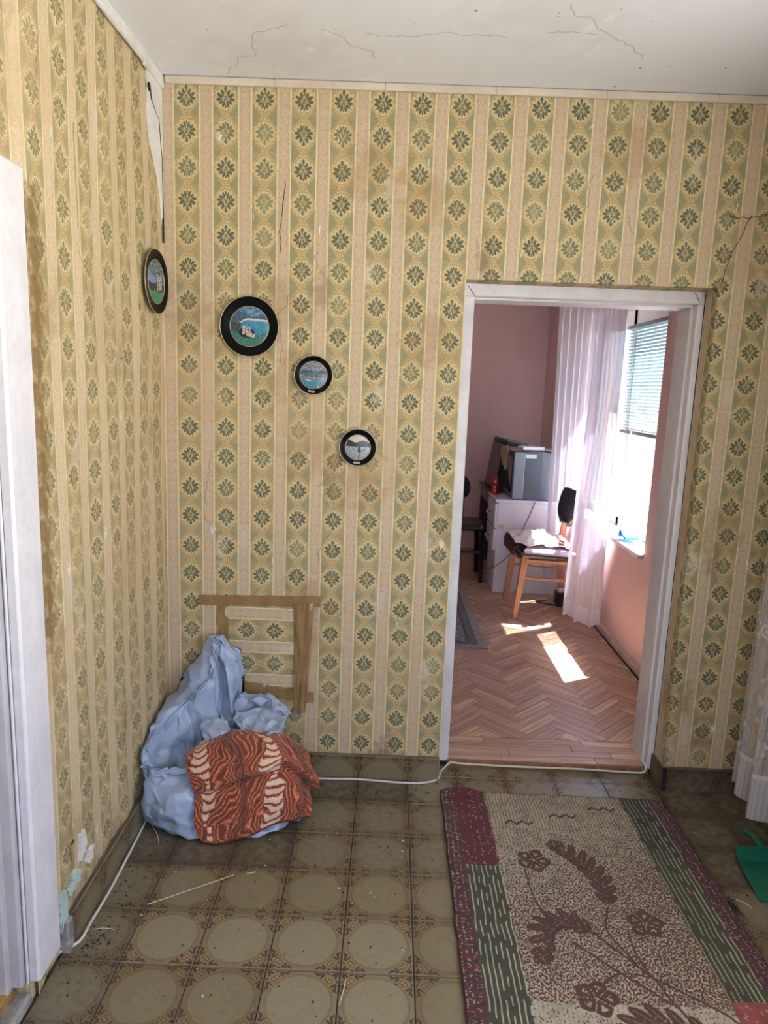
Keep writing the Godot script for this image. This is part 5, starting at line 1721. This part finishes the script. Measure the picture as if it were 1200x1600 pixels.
	# window things: blind, sponge, curtains
	var bl := thing("venetian_blind", "pale venetian blind half lowered in the sunlit window", "blind", V(1.515, 2.0, -1.63))
	var slat_m := mat("slat", Color8(104, 136, 144), 0.45, {"backlight_enabled": true, "backlight": Color(0.15, 0.2, 0.2)})
	var sl := MB.new().shell([PackedVector3Array([V(-0.010, 0.0052, -0.42), V(-0.010, 0.0052, 0.42)]), PackedVector3Array([V(0.0, 0.0016, -0.42), V(0.0, 0.0016, 0.42)]), PackedVector3Array([V(0.010, -0.0046, -0.42), V(0.010, -0.0046, 0.42)])], 0.0008).mesh()
	for k in 31:
		obj("slat", sl, slat_m, bl).position = V(0, -0.02 - k * 0.0207, 0)
	obj("head_rail", MB.new().at(V(-0.014, -0.012, -0.425), V(0.014, 0.010, 0.425), 0.002), mat("head_rail", Color8(96, 100, 106), 0.5), bl)
	obj("bottom_rail", MB.new().at(V(-0.013, -0.672, -0.42), V(0.013, -0.650, 0.42), 0.003), mat("bottom_rail", Color8(104, 92, 100), 0.5), bl)
	obj("rail_clip", MB.new().at(V(-0.015, -0.675, -0.19), V(-0.012, -0.648, -0.165), 0.001), mat("plug_white", Color8(216, 212, 220), 0.4), bl)
	for z: float in [-0.30, 0.02, 0.30]:
		obj("ladder_cord", MB.new().tube([V(-0.014, 0.0, z), V(-0.014, -0.66, z)], 0.0012, 4), mat("cord", Color8(150, 168, 170), 0.7), bl)
	obj("pull_cord", MB.new().tube(smooth([V(-0.02, -0.02, -0.23), V(-0.022, -0.6, -0.225), V(-0.02, -1.16, -0.215)], 4), 0.0022, 5), mat("pull_cord", Color8(84, 110, 96), 0.7), bl)
	tag(obj("sponge", MB.new().shell(ruffle(smooth_grid([[V(1.42, 0.716, -1.62), V(1.50, 0.735, -1.60)], [V(1.41, 0.75, -1.56), V(1.50, 0.765, -1.54)], [V(1.42, 0.72, -1.49), V(1.50, 0.725, -1.47)]], 8, 6), 0.012, 18.0, 131), 0.02), mat("blue_cloth", Color8(36, 128, 206), 0.8)), "bright blue cleaning cloth on the white window sill", "cloth")
	var sheer := mat("lace_window", Color(0.95, 0.94, 0.97), 0.9, {"albedo_texture": tex(lace_print(320, 640, 0.86, 0.97, 9)), "transparency": BaseMaterial3D.TRANSPARENCY_ALPHA, "backlight_enabled": true, "backlight": Color(0.36, 0.37, 0.44)})
	var near := [[V(1.385, 2.42, -1.70), V(1.37, 2.42, -1.92), V(1.36, 2.42, -2.1), V(1.35, 2.42, -2.27)], [V(1.385, 1.5, -1.70), V(1.36, 1.5, -1.86), V(1.335, 1.5, -2.02), V(1.325, 1.5, -2.2)], [V(1.385, 0.75, -1.70), V(1.32, 0.75, -1.80), V(1.26, 0.75, -1.90), V(1.225, 0.78, -1.955)], [V(1.385, 0.10, -1.70), V(1.31, 0.075, -1.80), V(1.235, 0.09, -1.89), V(1.20, 0.13, -1.925)]]
	var g := smooth_grid(near, 30, 14)
	for i in g.size():
		for j in g[i].size():
			var s: float = j / float(g[i].size() - 1)
			var k := sin(s * 40.0 + 0.5 * sin(i * 0.1)) * 0.016 + sin(s * 15.0 + 2.0) * 0.012
			g[i][j] += V(-0.75, 0, 0.55) * k + V(0, (0.016 * sin(s * 20.0)) * i / (g.size() - 1), 0)
	tag(obj("curtain", MB.new().grid(g, true), sheer), "sheer white lace curtain panel nearest the doorway, bright and sunlit", "curtain")
	var far := [[V(1.390, 2.42, -2.41), V(1.28, 2.42, -2.50), V(1.165, 2.42, -2.575)], [V(1.390, 1.3, -2.42), V(1.29, 1.3, -2.505), V(1.19, 1.3, -2.575)], [V(1.390, 0.08, -2.44), V(1.30, 0.08, -2.51), V(1.205, 0.08, -2.575)]]
	g = smooth_grid(far, 30, 12)
	for i in g.size():
		for j in g[i].size():
			var s: float = j / float(g[i].size() - 1)
			g[i][j] += V(0.5, 0, 0.8) * (sin(s * 36.0) * 0.013 + sin(s * 13.0) * 0.006)
	tag(obj("curtain", MB.new().grid(g, true), sheer), "sheer lace curtain panel behind the chair, next to the television", "curtain")
	tag(obj("curtain_rail", MB.new().at(V(1.33, 2.42, -3.3), V(1.40, 2.45, -0.5), 0.004), white_paint), "white curtain rail above the window of the pink room", "rail")

func carpet_mat() -> StandardMaterial3D:
	var f := noise(141, 0.2, 2)
	var im := paint(192, 288, func(x: int, y: int):
		var e := minf(minf(x, 191 - x) * 4.8, minf(y, 287 - y) * 4.95)
		var c := Color8(96, 96, 98)
		var w := f.get_noise_2d(x, y)
		if e < 55.0:
			c = Color8(150, 146, 142) if w > -0.1 else Color8(120, 116, 112)
		elif e < 62.0 or (e > 105.0 and e < 112.0):
			c = Color8(60, 58, 60)
		elif e < 105.0:
			c = Color8(120, 114, 112) if sin(x * 0.9) * sin(y * 0.9) > 0.0 else Color8(84, 82, 86)
		elif sin(x * 0.55 + w) * sin(y * 0.6) > 0.1 or w > 0.25:
			c = Color8(150, 148, 146)
		return c)
	return mat("carpet", Color.WHITE, 0.95, {"albedo_texture": tex(im)})
